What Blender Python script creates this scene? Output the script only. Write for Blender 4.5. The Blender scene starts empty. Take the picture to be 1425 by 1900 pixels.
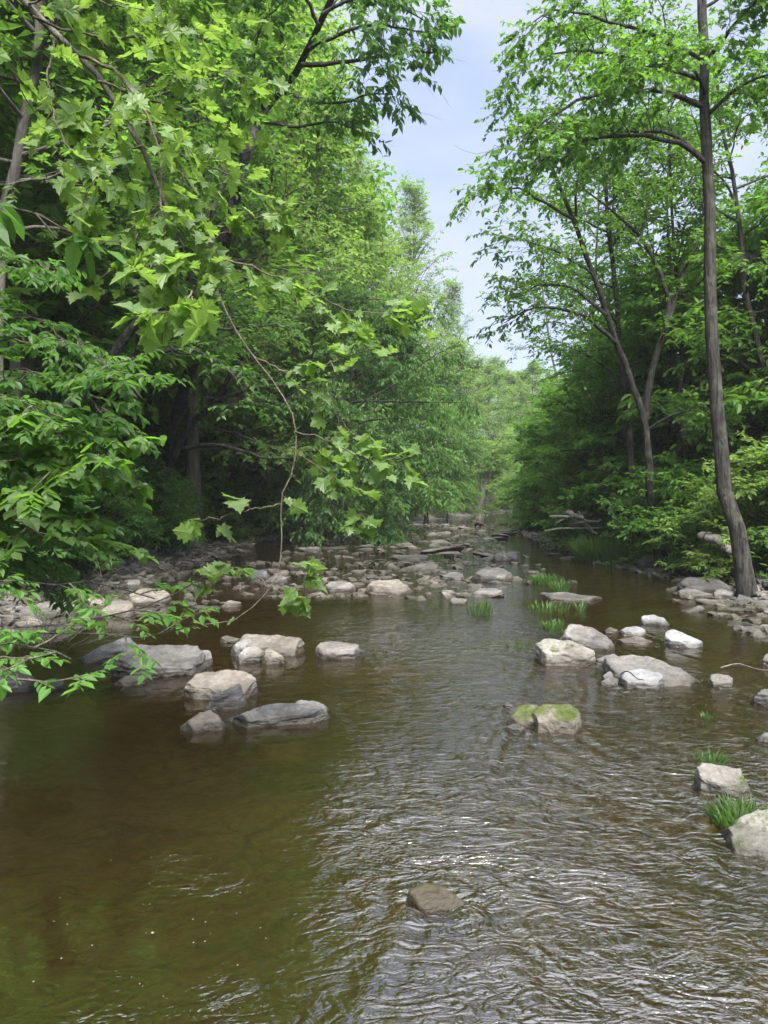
import bpy, math, random
import numpy as np
C = bpy.context.scene.collection
SC = bpy.context.scene
RAD = math.radians
HAZE = True

# ------------------------------------------------------------------ camera geometry
F, CX, CY, CAMH = 1408.0, 712.5, 950.0, 1.6
PITCH = math.atan(25 / F)
FW = np.array([0, math.cos(PITCH), -math.sin(PITCH)])
UP = np.array([0, math.sin(PITCH), math.cos(PITCH)])
RT = np.array([1.0, 0, 0])
def ray(px, py):
    return (px - CX) * RT + F * FW + (CY - py) * UP
def W(px, py, D):                      # point seen at a pixel, D metres up the creek
    r = ray(px, py)
    return np.array([0, 0, CAMH]) + r * (D / r[1])
def G(px, py, z=0.0):                  # point of the level z seen at a pixel
    r = ray(px, py)
    return np.array([0, 0, CAMH]) + r * ((z - CAMH) / r[2])
def poly(pts, D0, D1=None):
    D1 = D0 if D1 is None else D1
    n = len(pts)
    return np.array([W(p[0], p[1], p[2] if len(p) > 2 else D0 + (D1 - D0) * i / (n - 1)) for i, p in enumerate(pts)])

# ------------------------------------------------------------------ noise
def _h(i, j, k, seed):
    with np.errstate(over='ignore'):
        n = (i.astype(np.int64) * 73856093) ^ (j.astype(np.int64) * 19349663) ^ (k.astype(np.int64) * 83492791) ^ (seed * 2654435 + 12345)
        n = (n ^ (n >> 13)) * 1274126177
        n = n ^ (n >> 16)
    return (n & 0xFFFF) / 65535.0
def vn3(p, seed=0):
    f = np.floor(p); i = f.astype(np.int64); t = p - f; t = t * t * (3 - 2 * t)
    x, y, z = i[..., 0], i[..., 1], i[..., 2]; u, v, w = t[..., 0], t[..., 1], t[..., 2]
    def L(a, b, s): return a + (b - a) * s
    c = [[[_h(x + a, y + b, z + d, seed) for d in (0, 1)] for b in (0, 1)] for a in (0, 1)]
    return L(L(L(c[0][0][0], c[1][0][0], u), L(c[0][1][0], c[1][1][0], u), v),
             L(L(c[0][0][1], c[1][0][1], u), L(c[0][1][1], c[1][1][1], u), v), w) * 2 - 1
def fbm(p, seed=0, o=4, g=.5):
    a, s, q = 1.0, 0.0, np.asarray(p, float)
    for k in range(o):
        s = s + a * vn3(q, seed + k * 17); q = q * 2.03 + 5.1; a *= g
    return s
def n2(x, y, seed=0, o=3):
    return fbm(np.stack([x, y, np.zeros_like(x) + .37], -1), seed, o)
def ss(a, b, x):
    t = np.clip((x - a) / (b - a), 0, 1); return t * t * (3 - 2 * t)
def nrm(v):
    return v / np.maximum(np.linalg.norm(v, axis=-1, keepdims=True), 1e-9)

# ------------------------------------------------------------------ creek and ground
YS = [-60, 2, 6, 8, 11, 16, 25, 37, 45, 60, 80, 100, 140, 400]
LB = [-6, -3.7, -3.9, -4.3, -4.9, -5.3, -6.3, -4.2, -1.0, 4.2, 10.5, 17, 31, 120]
RB = [6, 5.0, 4.7, 5.0, 5.7, 6.1, 6.6, 7.8, 9.0, 12.0, 17.5, 24, 40, 132]
def Lx(y): return np.interp(y, YS, LB)
def Rx(y): return np.interp(y, YS, RB)
def ground_z(x, y):
    x = np.asarray(x, float); y = np.asarray(y, float)
    wob = .45 * n2(x * .35, y * .35, 5, 3)
    dl = Lx(y) - x + wob; dr = x - Rx(y) + wob
    d = np.maximum(dl, dr)
    depth = .12 + .26 * ss(-.3, -2.5, d) + .10 * ss(1.5, -1.5, x) * ss(9, 4, y)
    depth = depth * (1 - .35 * ss(14, 20, y))
    bed = -depth * ss(.1, -.9, d) + .035 * n2(x * 1.7, y * 1.7, 9, 4) * ss(.3, -.5, d) * ss(60, 14, y)
    slope = np.where(dl > dr, .40, .17)
    o = np.maximum(d, 0)
    bank = .38 * ss(0, 1.3, o) + slope * np.maximum(o - 1.1, 0)
    cap = np.where(dl > dr, 26., 12.)
    bank = cap * (1 - np.exp(-bank / cap))
    bank = bank + .16 * n2(x * .5, y * .5, 21, 4) * ss(.2, 2, o) + .9 * n2(x * .06, y * .06, 31, 2) * ss(3, 15, o)
    return bed + bank
def gz(x, y): return float(ground_z(np.array([x]), np.array([y]))[0])

# ------------------------------------------------------------------ mesh helpers
def mesh_np(name, co, faces_idx, totals, mat, smooth=False, fattr=None, pattr=None):
    me = bpy.data.meshes.new(name)
    co = np.ascontiguousarray(co, np.float32); idx = np.ascontiguousarray(faces_idx, np.int32); tot = np.ascontiguousarray(totals, np.int32)
    me.vertices.add(len(co)); me.vertices.foreach_set('co', co.ravel())
    me.loops.add(len(idx)); me.loops.foreach_set('vertex_index', idx)
    me.polygons.add(len(tot))
    st = np.zeros(len(tot), np.int32); st[1:] = np.cumsum(tot)[:-1]
    me.polygons.foreach_set('loop_start', st); me.polygons.foreach_set('loop_total', tot)
    me.polygons.foreach_set('use_smooth', np.full(len(tot), smooth))
    me.update(calc_edges=True)
    for k, v in (fattr or {}).items():
        a = me.attributes.new(k, 'FLOAT', 'FACE'); a.data.foreach_set('value', np.ascontiguousarray(v, np.float32))
    for k, v in (pattr or {}).items():
        v = np.ascontiguousarray(v, np.float32)
        if v.ndim == 1:
            a = me.attributes.new(k, 'FLOAT', 'POINT'); a.data.foreach_set('value', v)
        else:
            a = me.attributes.new(k, 'FLOAT_VECTOR', 'POINT'); a.data.foreach_set('vector', v.ravel())
    if mat: me.materials.append(mat)
    return me
def link(name, me, parent=None, loc=None):
    o = bpy.data.objects.new(name, me); C.objects.link(o)
    if parent is not None: o.parent = parent
    if loc is not None: o.location = [float(v) for v in loc]
    return o
def tag(o, label=None, cat=None, group=None, kind=None):
    if label: o['label'] = label
    if cat: o['category'] = cat
    if group: o['group'] = group
    if kind: o['kind'] = kind
    return o
def empty(name, loc, label, cat, group=None):
    o = link(name, None, None, loc); o.empty_display_size = .2
    return tag(o, label, cat, group)
def dup(root, loc, rotz, sc, label=None, group=None):
    r = root.copy(); C.objects.link(r)
    r.location = [float(v) for v in loc]; r.rotation_euler = (0, 0, rotz); r.scale = sc if isinstance(sc, tuple) else (sc, sc, sc)
    if label: r['label'] = label
    if group: r['group'] = group
    for ch in list(root.children):
        c = ch.copy(); C.objects.link(c); c.parent = r
        for g in list(ch.children):
            d = g.copy(); C.objects.link(d); d.parent = c
    return r
def grid_mesh(name, X, Y, Z, mat, pattr=None):
    nr, nc = X.shape
    co = np.stack([X, Y, Z], -1).reshape(-1, 3)
    a = (np.arange(nr - 1)[:, None] * nc + np.arange(nc - 1)[None]).ravel()
    idx = np.stack([a, a + 1, a + nc + 1, a + nc], -1).ravel()
    return mesh_np(name, co, idx, np.full(len(a), 4), mat, True, pattr=pattr)

# ------------------------------------------------------------------ materials
def newmat(name):
    m = bpy.data.materials.new(name); m.use_nodes = True
    nt = m.node_tree; nt.nodes.clear()
    out = nt.nodes.new('ShaderNodeOutputMaterial')
    return m, nt, out
class N:
    def __init__(s, nt): s.nt = nt
    def n(s, t, **kw):
        o = s.nt.nodes.new(t)
        for k, v in kw.items(): setattr(o, k, v)
        return o
    def l(s, a, b): s.nt.links.new(a, b)
    def noise(s, vec, scale, detail=4, rough=.55, dist=0.0):
        o = s.n('ShaderNodeTexNoise'); o.inputs['Scale'].default_value = scale; o.inputs['Detail'].default_value = detail
        o.inputs['Roughness'].default_value = rough; o.inputs['Distortion'].default_value = dist
        if vec is not None: s.l(vec, o.inputs['Vector'])
        return o.outputs['Fac']
    def ramp(s, fac, stops, interp='LINEAR'):
        o = s.n('ShaderNodeValToRGB'); r = o.color_ramp; r.interpolation = interp
        while len(r.elements) < len(stops): r.elements.new(.5)
        for e, (p, c) in zip(r.elements, stops):
            e.position = p; e.color = (*c, 1) if len(c) == 3 else c
        s.l(fac, o.inputs['Fac']); return o.outputs['Color']
    def mix(s, fac, a, b, bt='MIX'):
        o = s.n('ShaderNodeMix'); o.data_type = 'RGBA'; o.blend_type = bt
        for v, i in ((fac, 0), (a, 6), (b, 7)):
            if hasattr(v, 'links'): s.l(v, o.inputs[i])
            elif isinstance(v, (int, float)): o.inputs[i].default_value = v
            else: o.inputs[i].default_value = (*v, 1)
        return o.outputs[2]
    def math(s, op, a, b=None, clamp=False):
        o = s.n('ShaderNodeMath'); o.operation = op; o.use_clamp = clamp
        for v, i in ((a, 0), (b, 1)):
            if v is None: continue
            if hasattr(v, 'links'): s.l(v, o.inputs[i])
            else: o.inputs[i].default_value = v
        return o.outputs[0]
    def mrange(s, v, a, b, c=0., d=1.):
        o = s.n('ShaderNodeMapRange'); s.l(v, o.inputs['Value'])
        for k, x in zip(('From Min', 'From Max', 'To Min', 'To Max'), (a, b, c, d)): o.inputs[k].default_value = x
        return o.outputs['Result']
    def bump(s, h, strength, dist, normal=None):
        o = s.n('ShaderNodeBump'); o.inputs['Strength'].default_value = strength; o.inputs['Distance'].default_value = dist
        s.l(h, o.inputs['Height'])
        if normal is not None: s.l(normal, o.inputs['Normal'])
        return o.outputs['Normal']
    def bsdf(s, col, rough=.6, spec=.3, normal=None):
        o = s.n('ShaderNodeBsdfPrincipled')
        for v, k in ((col, 'Base Color'), (rough, 'Roughness'), (spec, 'Specular IOR Level')):
            if hasattr(v, 'links'): s.l(v, o.inputs[k])
            elif isinstance(v, (int, float)): o.inputs[k].default_value = v
            else: o.inputs[k].default_value = (*v, 1)
        if normal is not None: s.l(normal, o.inputs['Normal'])
        return o.outputs[0]

def leaf_mat(name, dark, light, trans, rough=.5, tmix=.48, spec=.35, veins=False):
    m, nt, out = newmat(name); k = N(nt)
    at = k.n('ShaderNodeAttribute'); at.attribute_name = 'tone'
    oi = k.n('ShaderNodeObjectInfo')
    col = k.mix(at.outputs['Fac'], dark, light)
    rv = k.mrange(oi.outputs['Random'], 0, 1, .8, 1.2)
    hs = k.n('ShaderNodeHueSaturation'); k.l(col, hs.inputs['Color']); k.l(rv, hs.inputs['Value'])
    k.l(k.mrange(oi.outputs['Random'], 0, 1, .485, .512), hs.inputs['Hue'])
    col = hs.outputs['Color']
    if veins:
        uv = k.n('ShaderNodeAttribute'); uv.attribute_name = 'luv'
        sx = k.n('ShaderNodeSeparateXYZ'); k.l(uv.outputs['Vector'], sx.inputs[0])
        ang = k.math('ARCTAN2', sx.outputs[1], k.math('ADD', sx.outputs[0], .02))
        w = k.math('ABSOLUTE', k.math('SINE', k.math('MULTIPLY', ang, 4.2)))
        rr = k.math('SQRT', k.math('ADD', k.math('MULTIPLY', sx.outputs[0], sx.outputs[0]), k.math('MULTIPLY', sx.outputs[1], sx.outputs[1])))
        v = k.math('LESS_THAN', k.math('MULTIPLY', w, rr), .035)
        col = k.mix(k.math('MULTIPLY', v, .8), col, (.26, .33, .13))
    tr = k.mix(at.outputs['Fac'], tuple(.72 * c for c in trans), trans)
    geo = k.n('ShaderNodeNewGeometry')
    colb = k.mix(k.math('MULTIPLY', geo.outputs['Backfacing'], .35), col, (.13, .19, .09))   # paler leaf undersides
    p = k.bsdf(colb, rough, spec)
    t = k.n('ShaderNodeBsdfTranslucent'); k.l(tr, t.inputs['Color'])
    mx = k.n('ShaderNodeMixShader'); mx.inputs[0].default_value = tmix
    k.l(p, mx.inputs[1]); k.l(t.outputs[0], mx.inputs[2]); k.l(mx.outputs[0], out.inputs['Surface'])
    return m

M = {}
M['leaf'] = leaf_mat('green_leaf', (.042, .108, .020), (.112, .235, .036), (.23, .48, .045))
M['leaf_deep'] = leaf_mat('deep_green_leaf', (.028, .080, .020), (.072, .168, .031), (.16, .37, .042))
M['leaf_pale'] = leaf_mat('pale_green_leaf', (.068, .135, .032), (.185, .300, .062), (.33, .54, .08))  # pale green, lightened further to imitate light on sunlit and far crowns
M['leaf_sycamore'] = leaf_mat('sycamore_leaf', (.062, .140, .030), (.140, .250, .048), (.31, .52, .07), .45, .45, .4, True)
M['grass'] = leaf_mat('grass_blade', (.035, .085, .02), (.085, .17, .04), (.13, .27, .04))

def bark_mat(name, a, b, scale=14):
    m, nt, out = newmat(name); k = N(nt)
    tc = k.n('ShaderNodeTexCoord'); mp = k.n('ShaderNodeMapping'); mp.inputs['Scale'].default_value = (1, 1, .14)
    k.l(tc.outputs['Object'], mp.inputs['Vector'])
    f = k.noise(mp.outputs['Vector'], scale, 6, .65, .6)
    g = k.noise(tc.outputs['Object'], 4.2, 5)
    col = k.ramp(f, [(.3, a), (.68, b)])
    col = k.mix(k.mrange(g, .5, .68, 0, .6), col, (.12, .125, .10))      # lichen
    k.l(k.bsdf(col, .9, .15, k.bump(f, 1.0, .10)), out.inputs['Surface']); return m
M['bark'] = bark_mat('brown_bark', (.008, .0075, .007), (.085, .079, .073), 15)
M['bark_grey'] = bark_mat('grey_bark', (.06, .055, .048), (.22, .20, .175), 9)
M['twig'] = bark_mat('pale_twig', (.10, .085, .06), (.24, .21, .16), 20)
M['driftwood'] = bark_mat('bleached_wood', (.13, .12, .105), (.36, .335, .30), 9)

def rock_mat(name, c1, c2, c3, moss=0.0, stain=.5):
    m, nt, out = newmat(name); k = N(nt)
    tc = k.n('ShaderNodeTexCoord'); geo = k.n('ShaderNodeNewGeometry'); oi = k.n('ShaderNodeObjectInfo')
    add = k.n('ShaderNodeVectorMath'); add.operation = 'ADD'
    k.l(tc.outputs['Object'], add.inputs[0])
    off = k.n('ShaderNodeCombineXYZ'); k.l(k.math('MULTIPLY', oi.outputs['Random'], 37.), off.inputs[0]); k.l(off.outputs[0], add.inputs[1])
    v = add.outputs[0]
    mp = k.n('ShaderNodeMapping'); mp.inputs['Scale'].default_value = (1, 1, 4.5); mp.inputs['Rotation'].default_value = (.12, .2, .3); k.l(v, mp.inputs['Vector'])
    big = k.noise(v, 2.6, 5, .6, .4); fine = k.noise(v, 22, 6, .7); lay = k.noise(mp.outputs['Vector'], 6, 5, .6)
    col = k.ramp(big, [(.30, c1), (.52, c2), (.72, c3)])
    col = k.mix(k.mrange(lay, .42, .66, 0, .38), col, tuple(.55 * c for c in c1))
    col = k.mix(k.mrange(fine, .30, .62, .5, 0), col, tuple(.4 * c for c in c1))
    st = k.noise(v, 1.7, 6, .7, .8)
    col = k.mix(k.mrange(st, .54, .66, 0, stain), col, (.055, .054, .055))
    val = k.n('ShaderNodeHueSaturation'); k.l(col, val.inputs['Color']); k.l(k.mrange(oi.outputs['Random'], 0, 1, .60, 1.0), val.inputs['Value'])
    col = val.outputs[0]
    sep = k.n('ShaderNodeSeparateXYZ'); k.l(geo.outputs['Position'], sep.inputs[0])
    sn = k.n('ShaderNodeSeparateXYZ'); k.l(geo.outputs['Normal'], sn.inputs[0])
    if moss:
        mn = k.noise(v, 5, 5, .7)
        mm = k.math('MULTIPLY', k.mrange(sn.outputs[2], .25, .7), k.mrange(mn, .56 - .22 * moss, .66 - .2 * moss), True)
        mc = k.ramp(fine, [(.3, (.02, .04, .006)), (.7, (.075, .085, .018))])
        col = k.mix(mm, col, mc)
    wob = k.math('MULTIPLY', k.noise(v, 7, 3), .055)
    h = k.math('SUBTRACT', sep.outputs[2], wob)
    wet = k.mrange(h, .0, .055, 1, 0)                                # wet band just above the water
    col = k.mix(k.math('MULTIPLY', wet, .72), col, (.030, .026, .018))
    slime = k.mrange(sep.outputs[2], -.06, -.01, 1, 0)
    col = k.mix(k.math('MULTIPLY', slime, .7), col, (.075, .058, .025))
    rough = k.math('SUBTRACT', .85, k.math('MULTIPLY', wet, .5))
    hh = k.math('ADD', k.math('ADD', fine, k.math('MULTIPLY', lay, 1.4)), k.math('MULTIPLY', big, 1.5))
    k.l(k.bsdf(col, rough, .3, k.bump(hh, .75, .02)), out.inputs['Surface']); return m
M['rock'] = rock_mat('grey_sandstone', (.10, .093, .088), (.21, .197, .185), (.33, .312, .295))
M['rock_tan'] = rock_mat('tan_sandstone', (.13, .113, .093), (.25, .223, .195), (.35, .32, .288), 0, .4)
M['rock_dark'] = rock_mat('dark_slate', (.05, .052, .058), (.16, .158, .16), (.36, .35, .335), 0, .85)
M['rock_pale'] = rock_mat('pale_limestone', (.19, .19, .205), (.32, .32, .325), (.45, .44, .435), 0, .25)
M['rock_moss'] = rock_mat('mossy_stone', (.09, .078, .062), (.20, .175, .145), (.32, .29, .25), .80, .6)
M['rock_wet'] = rock_mat('wet_brown_stone', (.05, .040, .024), (.12, .095, .06), (.20, .165, .11), .12, .6)
M['rock_lichen'] = rock_mat('lichen_stone', (.15, .14, .125), (.30, .285, .255), (.43, .405, .375), .25, .35)

def ground_mat():
    m, nt, out = newmat('creek_ground'); k = N(nt)
    geo = k.n('ShaderNodeNewGeometry'); P = geo.outputs['Position']
    sep = k.n('ShaderNodeSeparateXYZ'); k.l(P, sep.inputs[0])
    a = k.noise(P, .9, 5, .6, .6); b = k.noise(P, 9, 6, .65); c = k.noise(P, 45, 3)
    vo = k.n('ShaderNodeTexVoronoi'); vo.feature = 'DISTANCE_TO_EDGE'; vo.inputs['Scale'].default_value = 1.5
    nd = k.n('ShaderNodeVectorMath'); nd.operation = 'ADD'; k.l(P, nd.inputs[0])
    nv = k.n('ShaderNodeTexNoise'); nv.inputs['Scale'].default_value = 2.2; nv.inputs['Detail'].default_value = 4; k.l(P, nv.inputs['Vector'])
    k.l(nv.outputs['Color'], nd.inputs[1]); k.l(nd.outputs[0], vo.inputs['Vector'])
    crack = k.mrange(vo.outputs['Distance'], .0, .09, 1, 0)
    vp = k.n('ShaderNodeTexVoronoi'); vp.inputs['Scale'].default_value = 17; k.l(P, vp.inputs['Vector'])
    silt = k.ramp(a, [(.34, (.10, .076, .030)), (.5, (.29, .215, .092)), (.66, (.46, .345, .16))])
    silt = k.mix(k.mrange(b, .35, .65, .45, 0), silt, (.055, .042, .018))
    peb = k.mix(.5, silt, vp.outputs['Color'], 'SOFT_LIGHT')
    silt = k.mix(k.mrange(a, .45, .6, .75, .1), silt, peb)
    silt = k.mix(k.math('MULTIPLY', crack, k.mrange(a, .40, .56, 0, .85)), silt, (.016, .013, .006))
    litter = k.ramp(b, [(.3, (.022, .017, .010)), (.5, (.055, .042, .024)), (.72, (.11, .085, .05))])
    litter = k.mix(k.mrange(k.noise(P, 1.6, 4), .48, .6, 0, .8), litter, (.025, .05, .012))
    grav = k.ramp(vp.outputs['Distance'], [(.1, (.21, .195, .175)), (.55, (.06, .052, .042))])
    z = k.math('ADD', sep.outputs[2], k.math('MULTIPLY', k.math('SUBTRACT', a, .5), .25))
    col = k.mix(k.mrange(z, -.09, .02), silt, grav)
    col = k.mix(k.mrange(z, .16, .36), col, litter)
    h = k.math('ADD', b, k.math('MULTIPLY', vp.outputs['Distance'], -.6)); h = k.math('SUBTRACT', h, k.math('MULTIPLY', crack, .15))
    k.l(k.bsdf(col, .9, .15, k.bump(h, .8, .05)), out.inputs['Surface']); return m
M['ground'] = ground_mat()
def bed_stone():
    m, nt, out = newmat('silted_stone'); k = N(nt); tc = k.n('ShaderNodeTexCoord')
    c = k.ramp(k.noise(tc.outputs['Object'], 3.5, 6, .7, .5), [(.3, (.07, .052, .022)), (.5, (.24, .18, .085)), (.72, (.36, .28, .15))])
    k.l(k.bsdf(c, .9, .1), out.inputs['Surface']); return m
M['bed_stone'] = bed_stone()

def water_mat():
    m, nt, out = newmat('creek_water'); k = N(nt)
    geo = k.n('ShaderNodeNewGeometry'); P = geo.outputs['Position']
    at = k.n('ShaderNodeAttribute'); at.attribute_name = 'ripple'
    mp = k.n('ShaderNodeMapping'); mp.inputs['Scale'].default_value = (.55, .95, 1); mp.inputs['Rotation'].default_value = (0, 0, -.35); k.l(P, mp.inputs['Vector'])
    n1 = k.noise(mp.outputs[0], 7.5, 2, .5, 1.2)
    n2_ = k.noise(mp.outputs[0], 21, 2, .5, 1.6)
    n3 = k.noise(P, 1.3, 2)
    ridge = k.math('ABSOLUTE', k.math('SUBTRACT', n1, .5))
    n4 = k.noise(mp.outputs[0], 46, 2, .5, 1.2)
    r2 = k.math('ABSOLUTE', k.math('SUBTRACT', n2_, .5))
    h = k.math('ADD', k.math('MULTIPLY', ridge, 1.25), k.math('MULTIPLY', r2, .42)); h = k.math('ADD', h, k.math('MULTIPLY', n4, .05))
    h = k.math('MULTIPLY', h, at.outputs['Fac'])
    nr = k.bump(h, 1.0, .040)
    fr = k.n('ShaderNodeFresnel'); fr.inputs['IOR'].default_value = 3.2; k.l(nr, fr.inputs['Normal'])
    g = k.n('ShaderNodeBsdfGlossy'); g.inputs['Roughness'].default_value = .015; k.l(nr, g.inputs['Normal'])
    t = k.n('ShaderNodeBsdfTransparent'); t.inputs['Color'].default_value = (.90, .75, .48, 1)
    mk = k.n('ShaderNodeBsdfDiffuse'); mk.inputs['Color'].default_value = (.085, .056, .020, 1)
    ms = k.n('ShaderNodeMixShader'); ms.inputs[0].default_value = .17; k.l(t.outputs[0], ms.inputs[1]); k.l(mk.outputs[0], ms.inputs[2])   # silt in the water
    mx = k.n('ShaderNodeMixShader'); k.l(fr.outputs[0], mx.inputs[0]); k.l(ms.outputs[0], mx.inputs[1]); k.l(g.outputs[0], mx.inputs[2])
    k.l(mx.outputs[0], out.inputs['Surface']); return m
M['water'] = water_mat()
def plain(name, col, rough=.7):
    m, nt, out = newmat(name); k = N(nt)
    tc = k.n('ShaderNodeTexCoord')
    c = k.mix(k.noise(tc.outputs['Object'], 12, 4), tuple(.7 * x for x in col), tuple(min(1, 1.2 * x) for x in col))
    k.l(k.bsdf(c, rough, .3), out.inputs['Surface']); return m
M['foam'] = plain('foam_fleck', (.26, .245, .21))

# ------------------------------------------------------------------ leaves, wood
def tpl_from_outline(o, fold=.12, curl=.10, luv=False):
    o = np.array(o, float); n = len(o)
    v = np.concatenate([[[o[:, 0].max() * .32, 0]], o])
    z = fold * np.abs(v[:, 1]) - curl * v[:, 0] ** 2 + .035 * np.sin(9 * v[:, 0] + 7 * np.abs(v[:, 1])) * (np.abs(v[:, 1]) > .02)
    vv = np.stack([v[:, 0], v[:, 1], z], -1)
    f = [(0, 1 + i, 1 + (i + 1) % n) for i in range(n)]
    return vv, f
def mirror(h):
    return h + [(x, -y) for x, y in reversed(h) if abs(y) > 1e-6]
OV = (np.array([(0, 0, 0), (.30, -.24, .05), (.66, -.19, .02), (1, 0, -.12), (.66, .19, .02), (.30, .24, .05)], float),
      [(0, 1, 2, 3), (0, 3, 4, 5)])
DI = (np.array([(0, 0, 0), (.45, -.27, .05), (1, 0, -.1), (.45, .27, .05)], float), [(0, 1, 2), (0, 2, 3)])
_h_ = mirror([(0, 0), (-.10, .22), (.02, .42), (.25, .48), (.55, .36), (.82, .15), (1, 0)])
HEART = tpl_from_outline([(x, y) for x, y in _h_])
SYC = tpl_from_outline(mirror([(.0, .0), (-.10, .16), (-.13, .40), (.03, .34), (.10, .55), (.16, .50), (.24, .66), (.33, .46), (.37, .34), (.50, .44), (.62, .44), (.62, .30),
                               (.70, .20), (.83, .17), (.84, .10), (1., 0)]), .16, .16)
MAP = tpl_from_outline(mirror([(0, 0), (-.05, .30), (.16, .27), (.33, .50), (.42, .24), (.66, .24), (1, 0)]), .14, .14)

def leaf_mesh(name, pos, d, n, size, tone, tpl, mat, luv=False):
    v, f = tpl; Nl = len(pos)
    s = nrm(np.cross(n, d)); n = np.cross(d, s)
    co = pos[:, None, :] + size[:, None, None] * (v[None, :, 0:1] * d[:, None] + v[None, :, 1:2] * s[:, None] + v[None, :, 2:3] * n[:, None])
    idx = np.concatenate([np.array(q) for q in f]); tot = np.array([len(q) for q in f])
    I = (idx[None] + (np.arange(Nl) * len(v))[:, None]).ravel(); T = np.tile(tot, Nl)
    pa = {'luv': np.tile(v, (Nl, 1))} if luv else None
    return mesh_np(name, co.reshape(-1, 3), I, T, mat, False, {'tone': np.repeat(tone, len(f))}, pa)

def tube_batch(P, R, sides):
    B, n, _ = P.shape
    T = nrm(np.gradient(P, axis=1))
    m = nrm(T.mean(1)); ref = np.where(np.abs(m[:, 2:3]) > .8, np.array([[1., 0, 0]]), np.array([[0, 0, 1.]]))
    S = nrm(np.cross(T, ref[:, None])); U = np.cross(S, T)
    a = np.arange(sides) * 2 * math.pi / sides
    ring = P[:, :, None] + R[:, :, None, None] * (np.cos(a)[None, None, :, None] * S[:, :, None] + np.sin(a)[None, None, :, None] * U[:, :, None])
    co = ring.reshape(-1, 3)
    b = (np.arange(B) * n * sides)[:, None, None]; i = (np.arange(n - 1) * sides)[None, :, None]; j = np.arange(sides)[None, None]; j2 = (j + 1) % sides
    q = np.stack([b + i + j, b + i + j2, b + i + sides + j2, b + i + sides + j], -1).reshape(-1, 4)
    return co, q
class Wood:
    def __init__(s): s.c = []; s.q = []; s.n = 0
    def add(s, P, R, sides):
        co, q = tube_batch(P, R, sides); s.c.append(co); s.q.append(q + s.n); s.n += len(co)
    def mesh(s, name, mat, rough=0, seed=0):
        co = np.concatenate(s.c); q = np.concatenate(s.q)
        if rough: co = co + rough * np.stack([fbm(co * 5 + k * 9, seed + k, 2) for k in range(3)], -1)
        return mesh_np(name, co, q.ravel(), np.full(len(q), 4), mat, True)
def resample(pts, n, rng=None, wob=0.0):
    pts = np.asarray(pts, float)
    m = len(pts); fine = []
    for i in range(m - 1):                     # Catmull-Rom
        p0, p1, p2, p3 = pts[max(i - 1, 0)], pts[i], pts[i + 1], pts[min(i + 2, m - 1)]
        for t in np.linspace(0, 1, 9)[:-1]:
            fine.append(.5 * ((2 * p1) + (-p0 + p2) * t + (2 * p0 - 5 * p1 + 4 * p2 - p3) * t * t + (-p0 + 3 * p1 - 3 * p2 + p3) * t ** 3))
    fine.append(pts[-1]); fine = np.array(fine)
    d = np.concatenate([[0], np.cumsum(np.linalg.norm(np.diff(fine, axis=0), axis=1))])
    s = np.linspace(0, d[-1], n)
    o = np.stack([np.interp(s, d, fine[:, k]) for k in range(3)], -1)
    if rng is not None and wob:
        w = rng.normal(0, wob, o.shape); w[0] = 0; o = o + w
    return o, d[-1]
def grow(start, d, length, n, wander, up, rng):
    P = [start]; p = start; d = nrm(d)
    for i in range(n - 1):
        d = nrm(d + rng.normal(0, wander, d.shape) + np.array([0, 0, up]))
        p = p + d * (length / (n - 1))[:, None]; P.append(p)
    return np.stack(P, 1)
def spawn(P, L, k, t0, ang, lf, rng, flat=.7, lmin=.15, lmax=9, taper=.55):
    B, n, _ = P.shape
    t = t0 + (1 - t0) * (np.arange(k)[None] + rng.random((B, k))) / k
    x = np.minimum(t * (n - 1), n - 1.001); i = x.astype(int); f = (x - i)[..., None]
    bi = np.arange(B)[:, None]
    pos = P[bi, i] * (1 - f) + P[bi, i + 1] * f
    tan = nrm(P[bi, i + 1] - P[bi, i])
    sgn = np.where((np.arange(k)[None] + rng.integers(0, 2, (B, 1))) % 2 == 0, 1., -1.)
    side = nrm(np.cross(tan, np.array([0, 0, 1.])) + 1e-4)
    rnd = nrm(rng.normal(0, 1, tan.shape)); rnd = nrm(rnd - (rnd * tan).sum(-1, keepdims=True) * tan)
    side = nrm(flat * side * sgn[..., None] + (1 - flat) * 1.3 * rnd)
    a = ang + rng.normal(0, .18, (B, k))
    d = tan * np.cos(a)[..., None] + side * np.sin(a)[..., None]
    ln = np.clip(L[:, None] * lf * (1 - taper * t) * rng.uniform(.65, 1.25, (B, k)), lmin, lmax)
    return pos.reshape(-1, 3), d.reshape(-1, 3), ln.ravel()
def twig_leaves(TW, m, size, rng, droop=.25, jit=.35, t0=.2, svar=.45, spread=.85):
    B, n, _ = TW.shape
    t = t0 + (1 - t0) * (np.arange(m)[None] + rng.random((B, m)) * .7) / m
    x = np.minimum(t * (n - 1), n - 1.001); i = x.astype(int); f = (x - i)[..., None]; bi = np.arange(B)[:, None]
    pos = TW[bi, i] * (1 - f) + TW[bi, i + 1] * f; tan = nrm(TW[bi, i + 1] - TW[bi, i])
    side = nrm(np.cross(tan, np.array([0, 0, 1.])) + 1e-4) * np.where(np.arange(m) % 2 == 0, 1., -1.)[None, :, None]
    d = nrm(tan * .55 + side * spread + np.array([0, 0, -droop]) + rng.normal(0, jit, tan.shape))
    nn = nrm(np.array([0, 0, 1.]) + rng.normal(0, jit * 1.1, tan.shape))
    nn = nrm(nn - (nn * d).sum(-1, keepdims=True) * d)
    sz = size * rng.uniform(1 - svar, 1 + svar, (B, m))
    tone = np.clip(rng.normal(.5, .25, (B, m)) + rng.normal(0, .15, (B, 1)), 0, 1)
    r = lambda a: a.reshape(-1, 3)
    return r(pos), r(d), r(nn), sz.ravel(), tone.ravel()

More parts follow.
